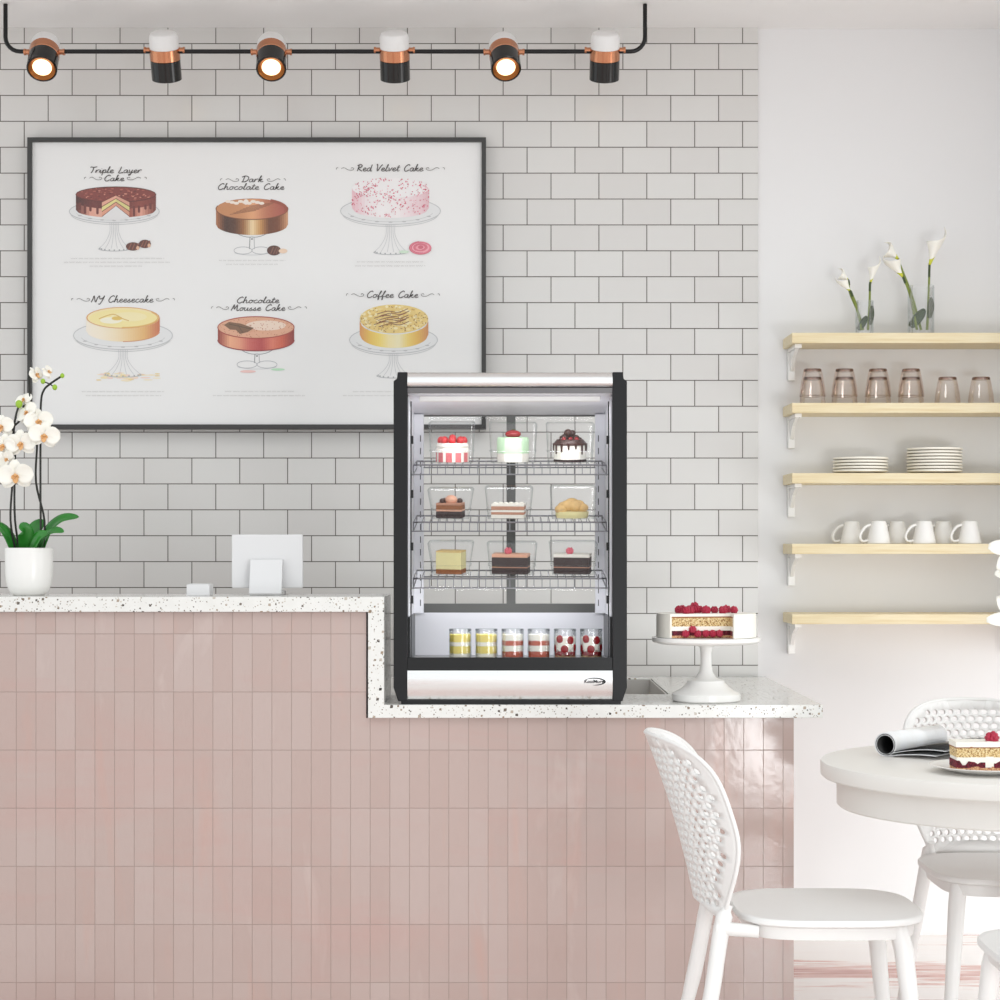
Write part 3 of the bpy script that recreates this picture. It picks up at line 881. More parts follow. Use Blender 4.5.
# -- mugs
mug0 = thing('mug', 'x', 'mug', group='white mugs on the wall shelf')
MB().lathe([(0, .012), (.034, .012), (.036, .001), (.0375, 0), (.0385, .001), (.0375, .006), (.0245, .068), (.0235, .071), (.021, .072), (.019, .0705), (0, .0705)], n=36).build('cup', M_white, mug0)
hp = smoothpts([(-.026, 0, .060), (-.043, 0, .054), (-.058, 0, .034), (-.061, 0, .018), (-.052, 0, .007), (-.036, 0, .010)], 5)
MB().tube(hp, .0046, 10).build('handle', M_white, mug0)
for i, (px, D, lab) in enumerate(((852, 6.15, 'white tapered mug at the left end of the row'), (878.5, 6.075, 'white tapered mug, leftmost of the three in front'),
                        (897.5, 6.155, 'white tapered mug half hidden between the first and second front mugs'), (924, 6.075, 'white tapered mug, middle of the three in front'),
                        (943.5, 6.155, 'white tapered mug half hidden between the second and third front mugs'), (969.5, 6.075, 'white tapered mug at the right end of the row'))):
    o = mug0 if i == 0 else copy_tree(mug0)
    o.location = (P(px, 0, D).x, D, SHZ[3] + .0004)
    o.rotation_euler = (0, 0, radians(-12 if D > 6.1 else 8))
    o['label'] = lab
# -- vases with calla lilies
def vase(px, w_px, top, label):
    r = w_px / 2 / (F / DS); h = (332.7 - top) / (F / DS)
    o = MB().lathe([(0, .006), (r - .003, .006), (r - .0022, h), (r, h), (r, 0), (0, 0)][::-1], n=32).build('glass_vase', M_glass)
    c = P(px, 0, DS)
    o.location = (c.x, DS, SHZ[0] + .0004)
    return tag(o, label, 'vase', 'glass vases on the top shelf')
vase(864.5, 18, 298, 'small clear glass vase holding the shorter lilies')
vase(921, 26, 283, 'large clear glass vase holding the taller lilies')
def calla(pts, tip, size, label, leaf=None, flip=1):
    """pts: px path of the stem from its foot to the flower's base; tip: px of the pointed tip."""
    p3 = [P(x, y, DS + dy) for x, y, dy in pts]
    root = thing('calla_lily', label, 'flower', p3[0], group='calla lilies')
    o_ = root.location.copy()
    sp_ = smoothpts(p3, 5)
    MB().tube(sp_, [.0042 - .0008 * i / len(sp_) for i in range(len(sp_))], 8).build('stem', M_gstem, root, o_)
    b = p3[-1]; t = P(tip[0], tip[1], DS + .006)
    ax = (t - b); L = ax.length; ax.normalize()
    side = Vector((0, -1, 0)); side = (side - ax * side.dot(ax)).normalized(); oth = ax.cross(side)
    mb = MB(); nt, na = 12, 20
    grid = []
    for i in range(nt + 1):
        u = i / nt
        row = []
        for j in range(na):
            th = 2 * pi * j / na
            # cross-section opens into a slanted mouth; the tip side runs longest
            lean = 0.5 + 0.5 * cos(th)
            reach = .52 + .48 * lean ** 2.2
            r = size * (.09 + .62 * u ** 1.5 + (.16 * (1 - lean) * u ** 3))
            r *= (1 - .96 * u ** 5 * lean ** 6)
            p = b + ax * (L * u * reach) + (oth * cos(th) * flip + side * sin(th)) * r
            row.append(p)
        grid.append(row)
    vs_ = [p for row in grid for p in row]
    fs_ = []; ms = []
    for i in range(nt):
        for j in range(na):
            j2 = (j + 1) % na
            fs_.append((i * na + j, i * na + j2, (i + 1) * na + j2, (i + 1) * na + j)); ms.append(1 if i < 3 else 0)
    mb.v = vs_; mb.f = fs_; mb.mi = ms
    mb.build('flower', [M_petal, M_yellowbase], root, o_, solid=.0012, smooth=80)
    MB().tube([b + ax * (L * .12), b + ax * (L * .45)], [.003, .0022], 8).build('spadix', M_yellowbase, root, o_)
    dk = smoothpts([p3[-2] * .35 + p3[-1] * .65, b, b + ax * .006], 4)
    MB().tube(dk, .0040, 8).build('neck', M_dleaf, root, o_)
    if leaf:
        l0, l1, w = leaf
        a_ = P(l0[0], l0[1], DS - .004); c_ = P(l1[0], l1[1], DS + .004)
        leafmesh([a_, (a_ + c_) / 2 + Vector((0, -.005, 0)), c_], w, Vector((.35, -1, .2))).build('leaf', M_dleaf, root, o_, solid=.001)
def leafmesh(path, width, nrm, fold=.25, tipend=True):
    pts = smoothpts(path, 6); n = len(pts)
    mb = MB(); nrm = Vector(nrm).normalized()
    W = [-1, -.6, -.25, 0, .25, .6, 1]
    for i, p in enumerate(pts):
        t = (pts[min(i + 1, n - 1)] - pts[max(i - 1, 0)]).normalized()
        s = t.cross(nrm)
        if s.length < 1e-4: s = Vector((1, 0, 0))
        s.normalize(); up = s.cross(t).normalized()
        u = i / (n - 1)
        w = width * max(.02, (sin(pi * min(1, u * .92 + .08))) ** .6)
        for q in W:
            mb.v.append(p + s * (q * w) + up * (abs(q) * w * fold))
    m = len(W)
    for i in range(n - 1):
        for j in range(m - 1):
            mb.f.append((i * m + j, i * m + j + 1, (i + 1) * m + j + 1, (i + 1) * m + j)); mb.mi.append(0)
    return mb
calla([(863, 330, .01), (858, 312, .01), (850, 293, .0), (848.5, 281, 0)], (838, 269), .026, 'calla lily in the small vase, upper bloom of the pair leaning left', ((858, 330), (867, 316), .011))
calla([(861.5, 330, -.004), (856, 305, -.006), (851, 292, -.008)], (836, 277), .024, 'calla lily in the small vase, lower bloom of the pair leaning left', None, -1)
calla([(868, 330, .004), (869.5, 305, 0), (870, 284, 0)], (879, 256), .026, 'upright calla lily with a pointed tip in the small vase', ((870, 325), (872, 305), .009))
calla([(921, 330, .012), (912, 296, .008), (902, 270, 0), (898, 259, 0)], (884, 243), .038, 'calla lily in the large vase, upper bloom of the pair leaning left', ((910, 327), (925, 309), .016))
calla([(917, 330, -.006), (910, 295, -.008), (903, 277, -.01)], (884, 255), .036, 'calla lily in the large vase, lower bloom of the pair leaning left', None, -1)
calla([(927, 330, .004), (928.5, 300, 0), (929.5, 265, 0)], (944, 227), .040, 'tallest calla lily, upright with a long curled tip in the large vase', ((929, 318), (931, 297), .012))

# ------------------------------------------------------------------ potted orchid
DO = 5.25
oc = P(29, 0, DO)
orch = thing('potted_orchid', 'white moth orchid in a white pot on the high counter end', 'potted plant', (oc.x, DO, ZH1))
OO = orch.location.copy()
so = F / DO
r = 23.5 / so; h = 47.5 / so
z = ZH1 + .0004
MB().lathe([(0, z), (r * .62, z), (r * .80, z + h * .07), (r * .93, z + h * .22), (r * .985, z + h * .42), (r, z + h * .7), (r, z + h - .002), (r - .002, z + h), (r - .005, z + h - .002), (r - .006, z + h * .9), (0, z + h * .9)], (oc.x, DO, 0), 40).build('pot', M_white, orch, OO)
MB().lathe([(0, z + h * .905), (r - .007, z + h * .905), (r * .5, z + h * .93), (0, z + h * .94)], (oc.x, DO, 0), 24).build('potting_bark', M_soil, orch, OO)
zz = h * .9
def OP(x, y, dy=0): return P(x, y, DO + dy)
for pts, w, nm in (([(16, 555, 0), (9, 538, -.01), (0, 527, -.02), (-10, 524, -.03)], .020, (0.2, -.6, 1)),
               ([(24, 555, -.01), (26, 538, -.025), (24, 529, -.04), (19, 528, -.055)], .022, (.3, -1, .3)),
               ([(34, 555, 0), (33, 540, .01), (36, 528, .02), (44, 520, .03)], .022, (.1, -1, .3)),
               ([(40, 555, -.015), (44, 538, -.03), (54, 531, -.04), (64, 532, -.045)], .018, (-.3, -.7, 1)),
               ([(40, 555, .01), (48, 532, .02), (62, 519, .02), (79, 517, .015)], .019, (-.4, -.8, .8)),
               ([(30, 555, -.02), (34, 545, -.04), (40, 536, -.055), (48, 533, -.06)], .018, (-.3, -1, .6))):
    leafmesh([OP(*p) for p in pts], w, nm, .22).build('leaf', M_leaf, orch, OO, solid=.0016, smooth=80)
for pts in ([(16, 553, 0), (10.5, 520, -.01), (12.5, 480, -.01), (13, 445, -.005), (15, 420, 0), (19, 405, 0)],
            [(20, 553, 0), (15, 520, 0), (14.5, 478, .005), (15, 452, .01), (12, 430, .01), (20, 420, .01), (24, 405, .01)],
            [(42, 553, .01), (44.5, 521, .01), (36, 482, .01), (37, 442, .01), (34, 415, .01), (30, 395, .01), (28.5, 372, .01)],
            [(41, 553, 0), (40.5, 500, 0), (40.5, 440, 0), (41, 402, 0), (44, 390, 0), (50, 384, 0), (61, 376.5, 0)],
            [(50, 384, 0), (46, 382.5, 0), (43, 381.5, 0)], [(50, 384, 0), (54, 387, 0)]):
    MB().tube(smoothpts([OP(*p) for p in pts], 5), .0030 if len(pts) > 3 else .0018, 8).build('stem', M_stem, orch, OO)
def petal(mb, c, ax, nrm, L, w, curl, m=0):
    """One cupped petal from c along ax, facing nrm."""
    ax = ax.normalized(); nrm = (nrm - ax * nrm.dot(ax)).normalized(); s = ax.cross(nrm)
    n, k = 7, 6
    o = len(mb.v)
    for i in range(n + 1):
        u = i / n
        wd = w * (sin(pi * (u * .86 + .07))) ** .75
        for j in range(k + 1):
            q = -1 + 2 * j / k
            mb.v.append(c + ax * (L * u) + s * (q * wd) + nrm * (curl * L * (u * u) + .22 * wd * (q * q) - .0004 * j))
    for i in range(n):
        for j in range(k):
            a_ = o + i * (k + 1) + j
            mb.f.append((a_, a_ + 1, a_ + k + 2, a_ + k + 1)); mb.mi.append(m)
def orchid_flower(x, y, dy, R_, face, roll):
    R_ *= 1.1
    c = OP(x, y, dy); n = Vector(face).normalized()
    u = Vector((0, 0, 1)); u = (u - n * u.dot(n)).normalized(); s = n.cross(u)
    d = lambda a_: u * cos(a_ + roll) + s * sin(a_ + roll)
    mb = MB()
    for a_ in (0, 2.2, -2.2): petal(mb, c - n * .001, d(a_), n, R_ * .98, R_ * .36, -.08)
    for a_ in (1.35, -1.35): petal(mb, c + n * .0012, d(a_), n, R_ * 1.08, R_ * .62, .04)
    fl = mb.build('flower', M_petal, orch, OO, solid=.0008, smooth=80)
    lp = MB()
    petal(lp, c + n * .003, d(pi), n, R_ * .42, R_ * .17, .35)
    for a_ in (1.9, -1.9): petal(lp, c + n * .003, d(a_), n, R_ * .24, R_ * .12, .6)
    lp.ball(c + n * .005 + d(0) * R_ * .06, R_ * .10, 10, 6)
    lp.build('flower_lip', M_lip, fl, OO, solid=.0008, smooth=80)
for f in ((36, 375, .0, .024, (.9, -.5, .4), .4), (24, 400, .01, .022, (-.4, -1, .6), .2), (27, 413, -.005, .030, (-.5, -1, .3), .5), (38.5, 421.5, -.012, .034, (.25, -1, .05), .1),
          (44, 436, -.022, .037, (.35, -1, -.1), -.15), (21, 444, -.022, .037, (-.1, -1, -.05), .1), (1.5, 427, -.005, .032, (-.2, -1, .1), .1),
          (3, 446, -.016, .032, (-.15, -1, 0), -.2), (-4, 462, -.012, .034, (-.2, -1, -.1), .1), (6, 459, -.020, .022, (.2, -1, -.4), .8), (15.5, 476, -.026, .042, (.05, -1, -.15), .05), (48, 372, .01, .018, (.7, -.6, .5), .9)):
    orchid_flower(*f)
for x, y, rb in ((43, 381.3, .0068), (62.3, 375.7, .0062), (54.8, 387.3, .0072), (19, 404, .010)):
    MB().ball(OP(x, y, -.002), rb, 12, 8, 0, (1, 1, 1.12)).build('bud', M_bud, orch, OO)

# ------------------------------------------------------------------ monitor and card box on the high counter
DM = 5.27
sm = F / DM
mo = thing('monitor', 'pale all-in-one computer screen seen from behind on the high counter', 'computer monitor', (P(267, 0, DM).x, DM, ZH1))
OM = mo.location.copy()
p0, p1 = P(232, 534.5, DM + .03), P(303, 588, DM + .03)
MB().box(p0.x, p1.x, DM + .024, DM + .036, p1.z, p0.z).build('screen_shell', M_monitor, mo, OM, smooth=0, bevel=.003)
MB().box(p0.x + .004, p1.x - .004, DM + .036, DM + .0375, p1.z + .004, p0.z - .004).build('screen', M_blackp, mo, OM, smooth=0)
stn = MB()
q0, q1 = P(250, 559.5, DM), P(282.5, 596, DM)
stn.prism([(DM - .018, ZH1 + .0004), (DM - .024, ZH1 + .006), (DM + .006, q0.z), (DM + .024, q0.z), (DM + .024, q0.z - .012), (DM + .012, q0.z - .012), (DM - .008, ZH1 + .012), (DM + .09, ZH1 + .012), (DM + .09, ZH1 + .0004)], q0.x, q1.x, 0,
          Matrix(((0, 0, 1, 0), (1, 0, 0, 0), (0, 1, 0, 0), (0, 0, 0, 1))))
stn.build('stand', M_monitor, mo, OM, smooth=0, bevel=.0015)
q0, q1 = P(186.5, 584.5, 5.2), P(209.5, 596, 5.2)
cbx = MB()
cbx.box(q0.x, q1.x, 5.2, 5.27, ZH1 + .0004, q0.z).box(q0.x + .004, q1.x - .004, 5.205, 5.265, q0.z, q0.z + .0015)
tag(cbx.build('card_box', M_monitor, smooth=0, bevel=.0015), 'small plain white box on the high counter between orchid and monitor', 'box')

# ------------------------------------------------------------------ display case
fr_ = thing('display_case', 'black and stainless refrigerated countertop pastry case with wire shelves', 'display fridge', (.027, 5.28, ZL1))
OF = fr_.location.copy()
Y0, Y1 = YF, 5.45
def fz(py, D=YF): return EYE - (py - HY) / (F / D)
def fx(px, D=YF): return (px - 500) / (F / D)
zt, zb = fz(372), ZL1 + .0005
for sgn, xo, xi in ((-1, fx(393.5), fx(407.5)), (1, fx(627), fx(612.5))):
    c1, c2 = .012, .02
    e = -sgn
    pts = [(xo + e * c1, zb + .008), (xo, zb + .045), (xo, zt - .024), (xo + e * .009, zt - .018), (xo + e * .011, zt), (xi, zt), (xi, zb + .008)]
    if sgn > 0: pts = pts[::-1]
    MB().prism([(x, zv) for x, zv in pts], -Y1, -Y0, 0, Matrix(((1, 0, 0, 0), (0, 0, -1, 0), (0, 1, 0, 0), (0, 0, 0, 1)))).build('side_panel', M_black, fr_, OF, smooth=0, bevel=.002)
xl, xr = fx(407.5), fx(612.5)
Mpro = Matrix(((0, 0, 1, 0), (1, 0, 0, 0), (0, 1, 0, 0), (0, 0, 0, 1)))
# stainless top fascia: convex profile in (y, z)
zt0, zt1 = fz(387.5), fz(372)
zlp = fz(393)
MB().prism([(YF + .012, zlp), (YF + .012, zt0 - .0005), (YF + .003, zt0 - .0005), (YF + .007, zlp)][::-1], xl, xr, 0, Mpro).build('fascia_lip', M_lipgrey, fr_, OF, smooth=0)
prof = [(Y0 + .03, zt1 + .001)] + [(Y0 + .022 - .030 * sin(pi * .5 * i / 8 + .2), zt1 - (zt1 - zt0 - .010) * (i / 8)) for i in range(9)] + [(Y0 + .004, zt0), (Y0 + .03, zt0)]
MB().prism(prof[::-1], xl, xr, 0, Mpro).build('top_fascia', M_steel, fr_, OF, smooth=50)
# stainless bottom fascia
zb0, zb1 = fz(700.5), fz(670.5)
prof = [(Y0 + .03, zb1)] + [(Y0 + .010 - .017 * sin(pi * (.30 + .70 * i / 16) ) , zb1 - (zb1 - zb0) * i / 16) for i in range(17)] + [(Y0 + .03, zb0)]
MB().prism(prof[::-1], xl, xr, 0, Mpro).build('bottom_fascia', M_steel, fr_, OF, smooth=50)
MB().box(fx(401), fx(621), Y0 + .006, Y1 - .01, zb, zb0).build('plinth', M_blackp, fr_, OF, smooth=0)
z_in = fz(662, Y0)
MB().box(xl, xr, Y0 - .001, Y0 + .02, zb1, fz(657.5)).build('front_lip', M_blackp, fr_, OF, smooth=0, bevel=.001)
MB().box(xl, xr, Y0 + .03, Y1, zb0, z_in - .004).build('machine_base', M_black, fr_, OF, smooth=0)
MB().box(xl, xr, Y0 + .02, Y1, z_in - .004, z_in).build('case_floor', M_casefloor, fr_, OF, smooth=0)
# roof with a lining that slopes down towards the back
zr1 = fz(415, Y1 - .012)
MB().prism([(Y0 + .03, zt1), (Y0 + .03, zlp + .004), (Y0 + .013, zlp), (Y0 + .05, zlp - .007), (Y1 - .012, zr1), (Y1, zr1), (Y1, zt1)], xl, xr, 0, Mpro).build('roof_lining', M_inner, fr_, OF, smooth=0)
MB().box(xl + .03, xr - .03, Y0 + .035, Y0 + .07, zlp - .019, zlp - .005).build('lamp_cover', M_frost, fr_, OF, smooth=0, bevel=.003)
ld = bpy.data.lights.new('case_lamp', 'AREA'); ld.shape = 'RECTANGLE'; ld.size = .5; ld.size_y = .05; ld.energy = 1.0; ld.color = (.97, .98, 1)
lo = bpy.data.objects.new('case_lamp', ld); lo.location = (.027, Y0 + .055, zlp - .021); lo.rotation_euler = (radians(22), 0, 0); COL.objects.link(lo)
ld2 = bpy.data.lights.new('lower_case_fill', 'AREA'); ld2.shape = 'RECTANGLE'; ld2.size = .5; ld2.size_y = .02; ld2.energy = .7; ld2.color = (.97, .98, 1)  # added fill for the lower rear panel, no fitting behind it
lo2 = bpy.data.objects.new('lower_case_fill', ld2); lo2.location = (.027, YF + .06, EYE - (594 - HY) / (F / YF)); lo2.rotation_euler = (radians(40), 0, 0); COL.objects.link(lo2)
# back
zw0 = fz(612.5, Y1)
MB().box(xl, xr, Y1 - .012, Y1, z_in, zw0).build('rear_panel', M_inner, fr_, OF, smooth=0)
m0, m1 = fx(506.5, Y1), fx(515.5, Y1)
zw1 = fz(603.5, Y1)
wf = MB().cells([xl, xl + .02, m0, m1, xr - .02, xr], [Y1 - .012, Y1], [zw0, zw1, zr1 - .004, zt1], lambda i, j, k: k != 1 or i in (0, 2, 4))
wf_o = wf.build('rear_door_frame', M_grey, fr_, OF, smooth=0)
for x0, x1 in ((xl + .02, m0), (m1, xr - .02)):
    MB().add([(x0, Y1 - .006, zw1), (x1, Y1 - .006, zw1), (x1, Y1 - .006, zr1 - .004), (x0, Y1 - .006, zr1 - .004)], [(0, 1, 2, 3)]).build('rear_pane', M_pane, wf_o, OF, smooth=0)
# lining of the sides: dark below, white slotted uprights above, clear strip with black clips in front
for sgn, xi in ((-1, xl), (1, xr)):
    e = -sgn
    def bx(a, b, y0, y1, z0, z1, mb=None):
        return (mb or MB()).box(min(xi + e * a, xi + e * b), max(xi + e * a, xi + e * b), y0, y1, z0, z1)
    bx(0, .004, Y0 + .03, Y1 - .012, zw0, zr1 + .03).build('side_liner', M_inner, fr_, OF, smooth=0)
    bx(0, .006, Y0 + .02, Y1 - .013, z_in, zw0 - .001).build('lower_liner', M_blackp, fr_, OF, smooth=0)
    bx(.004, .0075, Y0 + .075, Y0 + .084, z_in, zr1 + .02).build('side_glass_edge', M_blackp, fr_, OF, smooth=0)
    up = bx(.004, .031, Y1 - .040, Y1 - .0125, zw0 - .001, zr1).build('upright', M_inner, fr_, OF, smooth=0)
    sl = MB()
    zc = zw0 + .02
    while zc < zr1 - .05:
        bx(.021, .0235, Y1 - .0404, Y1 - .0395, zc, zc + .018, sl); zc += .036
    sl.build('slot', M_slot, up, OF, smooth=0)
    cl = MB()
    for py in (440, 494, 546.5, 599.5):
        zc = fz(py, Y0 + .08)
        bx(.002, .012, Y0 + .070, Y0 + .089, zc - .011, zc + .011, cl)
    cl.build('clip', M_blackp, fr_, OF, smooth=0, bevel=.001)
# wire shelves, tipped a little towards the front
YB, YFr = 5.41, 5.19
SHC = []
for pyb, pyf, pyl in ((461.2, 465, 474.5), (515.8, 522.3, 531.2), (570.4, 578.6, 588)):
    zbk, zfr, zlo = fz(pyb, YB), fz(pyf, YFr), fz(pyl, YFr)
    x0, x1 = xl + .012, xr - .012
    w = MB()
    rw = .0019
    # outer loop
    w.tube([(x0, YB, zbk), (x1, YB, zbk), (x1, YFr + .012, zfr), (x1 - .012, YFr, zfr), (x0 + .012, YFr, zfr), (x0, YFr + .012, zfr)], rw * 1.2, 8, closed=True)
    w.tube([(x0 - .004, YFr, zlo), (x1 + .004, YFr, zlo)], rw, 8)
    w.tube([(x0 - .006, YB + .002, zbk - .018), (x1 + .006, YB + .002, zbk - .018)], rw, 8)
    for xx in (x0, x1):
        w.tube([(xx, YFr + .012, zfr), (xx, YFr + .002, zlo - .002)], rw, 6)
        w.tube([(xx, YB, zbk), (xx, YB + .002, zbk - .02)], rw, 6)
        w.tube([(xx, YB, zbk - .02), (xx, YFr, zlo)], rw, 6)
    for i in range(1, 24):
        xx = x0 + (x1 - x0) * i / 24
        w.tube([(xx, YB + .002, zbk - .018), (xx, YB, zbk), (xx, YFr, zfr - .0015), (xx, YFr - .0005, zlo)], rw * .62, 6)
    w.build('wire_shelf', M_wire, fr_, OF)
    SHC.append((zbk, zfr))
TILT = math.atan2(SHC[0][0] - SHC[0][1], YB - YFr)
def on_shelf(k, D):
    zbk, zfr = SHC[k]
    return zfr + (zbk - zfr) * (D - YFr) / (YB - YFr) + .0029
def shelf_rot(k): return math.atan2(SHC[k][0] - SHC[k][1], YB - YFr)
# emblem
em = MB()
ec = Vector((fx(594.8, Y0 - .007), Y0 - .0078, fz(681.6, Y0 - .007)))
ew, eh = .0295, .0105
def ring(a0, a1, t0, t1, n=26):
    for i in range(n):
        A, B = a0 + (a1 - a0) * i / n, a0 + (a1 - a0) * (i + 1) / n
        tt = lambda q: t0 + (t1 - t0) * sin(pi * q) 
        ta, tb = tt(i / n), tt((i + 1) / n)
        pa = lambda an, t: ec + Vector((ew * cos(an) * (1 - t * .6), 0, eh * sin(an) * (1 - t)))
        em.add([pa(A, 0), pa(A, ta), pa(B, tb), pa(B, 0)], [(0, 1, 2, 3)])
ring(radians(165), radians(-100), .03, .32)
em.build('emblem_swoosh', M_blackp, fr_, OF, smooth=0, solid=.0006)
tc = bpy.data.curves.new('emblem_text', 'FONT')
tc.body = 'KoolMore'; tc.size = .0128; tc.shear = .25; tc.align_x = 'CENTER'; tc.align_y = 'CENTER'; tc.offset = .0003; tc.extrude = .0002
to = bpy.data.objects.new('emblem_text_tmp', tc)
COL.objects.link(to)
bpy.context.view_layer.update()
tm = bpy.data.meshes.new_from_object(to.evaluated_get(bpy.context.evaluated_depsgraph_get()))
bpy.data.objects.remove(to)
tm.transform(Matrix.Translation(ec - OF + Vector((-.003, 0, 0))) @ Matrix.Rotation(pi / 2, 4, 'X'))
tm.materials.clear(); tm.materials.append(M_blackp)
lt = bpy.data.objects.new('emblem_lettering', tm); COL.objects.link(lt); lt.parent = fr_

# ------------------------------------------------------------------ pastries in the case
M_sponge = mat('yellow_sponge', (226, 196, 132), 0.8, var=.18, vscale=220, bump=.5, bscale=300)
def specked(name, stops, sc):
    N = NT(name)
    N.l(N.ramp(N.noise(sc, 3, .7), [(p, lin(c)) for p, c in stops]), N.b.inputs['Base Color'])
    N.b.inputs['Roughness'].default_value = .85
    N.bump(N.noise(sc, 3), .6, .003)
    return N.m
M_speck = specked('speckled_sponge', [(.36, (92, 60, 36)), (.44, (190, 146, 90)), (.52, (226, 200, 146)), (.64, (240, 224, 184))], 260)
M_jam = specked('dark_berry_jam', [(.35, (52, 18, 26)), (.55, (112, 26, 44)), (.7, (158, 46, 66))], 170)
M_crumb = specked('berry_crumb', [(.36, (130, 52, 48)), (.5, (206, 150, 110)), (.62, (230, 196, 150))], 230)
M_crust = mat('brown_crust', (150, 92, 52), 0.8, var=.3, vscale=200, bump=.4, bscale=260)
M_choc = mat('dark_chocolate', (66, 38, 32), 0.4, var=.25, vscale=90)
M_chocs = mat('chocolate_sponge', (58, 44, 44), 0.7, var=.35, vscale=150, bump=.5, bscale=260)
M_frosting = mat('white_frosting', (246, 242, 232), 0.45, var=.02, bump=.15, bscale=80)
M_cheese = mat('pale_yellow_cheesecake', (240, 230, 172), 0.55, var=.05, vscale=60)
M_mint = mat('mint_green_icing', (196, 226, 190), 0.4, var=.02)
M_straw = mat('strawberry_red', (204, 48, 52), 0.35, var=.25, vscale=120)
M_cherry = mat('dark_cherry', (150, 34, 40), 0.25, var=.2, vscale=120)
M_pinkf = mat('pink_fruit_band', (222, 120, 124), 0.5, var=.25, vscale=120)
M_peach = mat('peach_mousse', (232, 176, 148), 0.5, var=.12, vscale=80)
M_brownc = mat('tan_cream', (190, 138, 112), 0.6, var=.15, vscale=100)
M_puff = mat('golden_puff_pastry', (226, 186, 122), 0.6, var=.22, vscale=90, bump=.4, bscale=120)
M_pinkberry = mat('pink_berry', (224, 104, 122), 0.4, var=.2, vscale=120)
def slab_poly(w, d, skew=0.0):
    return [(-w / 2, -d / 2), (w / 2, -d / 2 + skew), (w / 2, d / 2), (-w / 2, d / 2)]
def rounded(w, d, r, n=5):
    pts = []
    for cx_, cy_, a0 in ((w / 2 - r, d / 2 - r, 0), (-w / 2 + r, d / 2 - r, pi / 2), (-w / 2 + r, -d / 2 + r, pi), (w / 2 - r, -d / 2 + r, 1.5 * pi)):
        pts += [(cx_ + r * cos(a0 + pi / 2 * i / n), cy_ + r * sin(a0 + pi / 2 * i / n)) for i in range(n + 1)]
    return pts
def berry(mb, c, r, seed=0):
    rr = random.Random(seed)
    S = Matrix.Rotation(rr.uniform(0, 6), 4, 'Z') @ Matrix.Rotation(rr.uniform(-.5, .5), 4, 'X')
    mb.ball(c, r * .82, 10, 6)
    for i in range(4):
        ph = -0.9 + 1.9 * i / 3.2
        k = [6, 8, 7, 4][i]
        for j in range(k):
            th = 2 * pi * (j + .5 * (i % 2)) / k
            d = S @ Vector((cos(ph) * cos(th), cos(ph) * sin(th), sin(ph)))
            mb.ball(Vector(c) + d * r * .74, r * .36, 6, 4)
D2 = 5.29
def pastry(k, px, name, label, cat='cake', yaw=0):
    D = D2
    return thing(name, label, cat, (P(px, 0, D).x, D, on_shelf(k, D) + .0016), (shelf_rot(k), 0, yaw), 'pastries on the wire shelves')
sF = F / D2
# strawberry cake
c = pastry(0, 452.5, 'strawberry_cake', 'round white cream cake topped with strawberries on the top wire shelf')
R = 16.5 / sF
mb = MB().lathe([(0, 0), (R, 0), (R, .026), (0, .026)], n=32, mf=lambda i, kk: (1 if kk % 3 == 0 else 0) if i == 1 else 0)
mb.build('fruit_band', [M_pinkf, M_frosting], c)
MB().lathe([(0, .026), (R, .026), (R + .001, .034), (R - .003, .038), (R, .044), (R - .004, .052), (0, .054)], n=32).build('cream', M_frosting, c)
for i in range(9):
    an = 2 * pi * i / 8; q = R * .68 if i < 8 else 0
    MB().ball((q * cos(an), q * sin(an), .058 + (.006 if i == 8 else 0)), .011, 10, 7, 0, (1, 1, 1.1)).build('strawberry', M_straw, c)
# mint cake
c = pastry(0, 513, 'mint_cake', 'pale green iced cake with a glazed cherry on the top wire shelf')
MB().lathe([(0, 0), (R * .94, 0), (R * .96, .024), (0, .025)], n=32).build('white_base', M_frosting, c)
MB().lathe([(0, .024), (R * .97, .024), (R * .97, .062), (R * .9, .068), (0, .069)], n=32).build('green_icing', M_mint, c)
MB().ball((0, 0, .0765), .0225, 16, 10, 0, (1, 1, .52)).build('cherry', M_cherry, c)
MB().ball((0.002, 0, .0888), .004, 8, 6, 0, (1.6, 1, .5)).build('leaf', M_dleaf, c)
# chocolate drip cake
c = pastry(0, 570, 'chocolate_drip_cake', 'white cake with chocolate drips and cherries piled on top')
MB().lathe([(0, 0), (R, 0), (R * .99, .007), (0, .007)], n=28).build('chocolate_base', M_chocs, c)
MB().lathe([(0, .007), (R * .98, .007), (R * .96, .048), (R * .86, .055), (0, .056)], n=32).build('cream', M_frosting, c)
dm = MB().lathe([(0, .0565), (R * .87, .0565), (R * .97, .051), (R * 1.0, .046), (R * .98, .052), (R * .8, .062), (0, .064)], n=32)
for i in range(14):
    an = 2 * pi * i / 14 + .1; L = random.uniform(.008, .026)
    px_ = (R * .99 * cos(an), R * .99 * sin(an))
    dm.tube([(px_[0], px_[1], .051), (px_[0], px_[1], .046 - L)], [.0034, .0022], 8)
dm.build('chocolate_drip', M_choc, c)
tp = MB()
for i, (dx, dy, dz, r_) in enumerate(((-.013, 0, .068, .012), (.004, .008, .070, .012), (.016, 0, .065, .011), (-.006, -.006, .080, .012), (.006, .002, .079, .010), (-.02, .01, .064, .01), (.024, .006, .06, .01))):
    tp.ball((dx, dy, dz), r_, 10, 7, 0, (1, 1, .9))
tp.build('chocolate_pieces', M_choc, c)
for dx in (-.018, 0, .017):
    MB().ball((dx, -.026, .063), .0065, 10, 7).build('cherry', M_cherry, c)
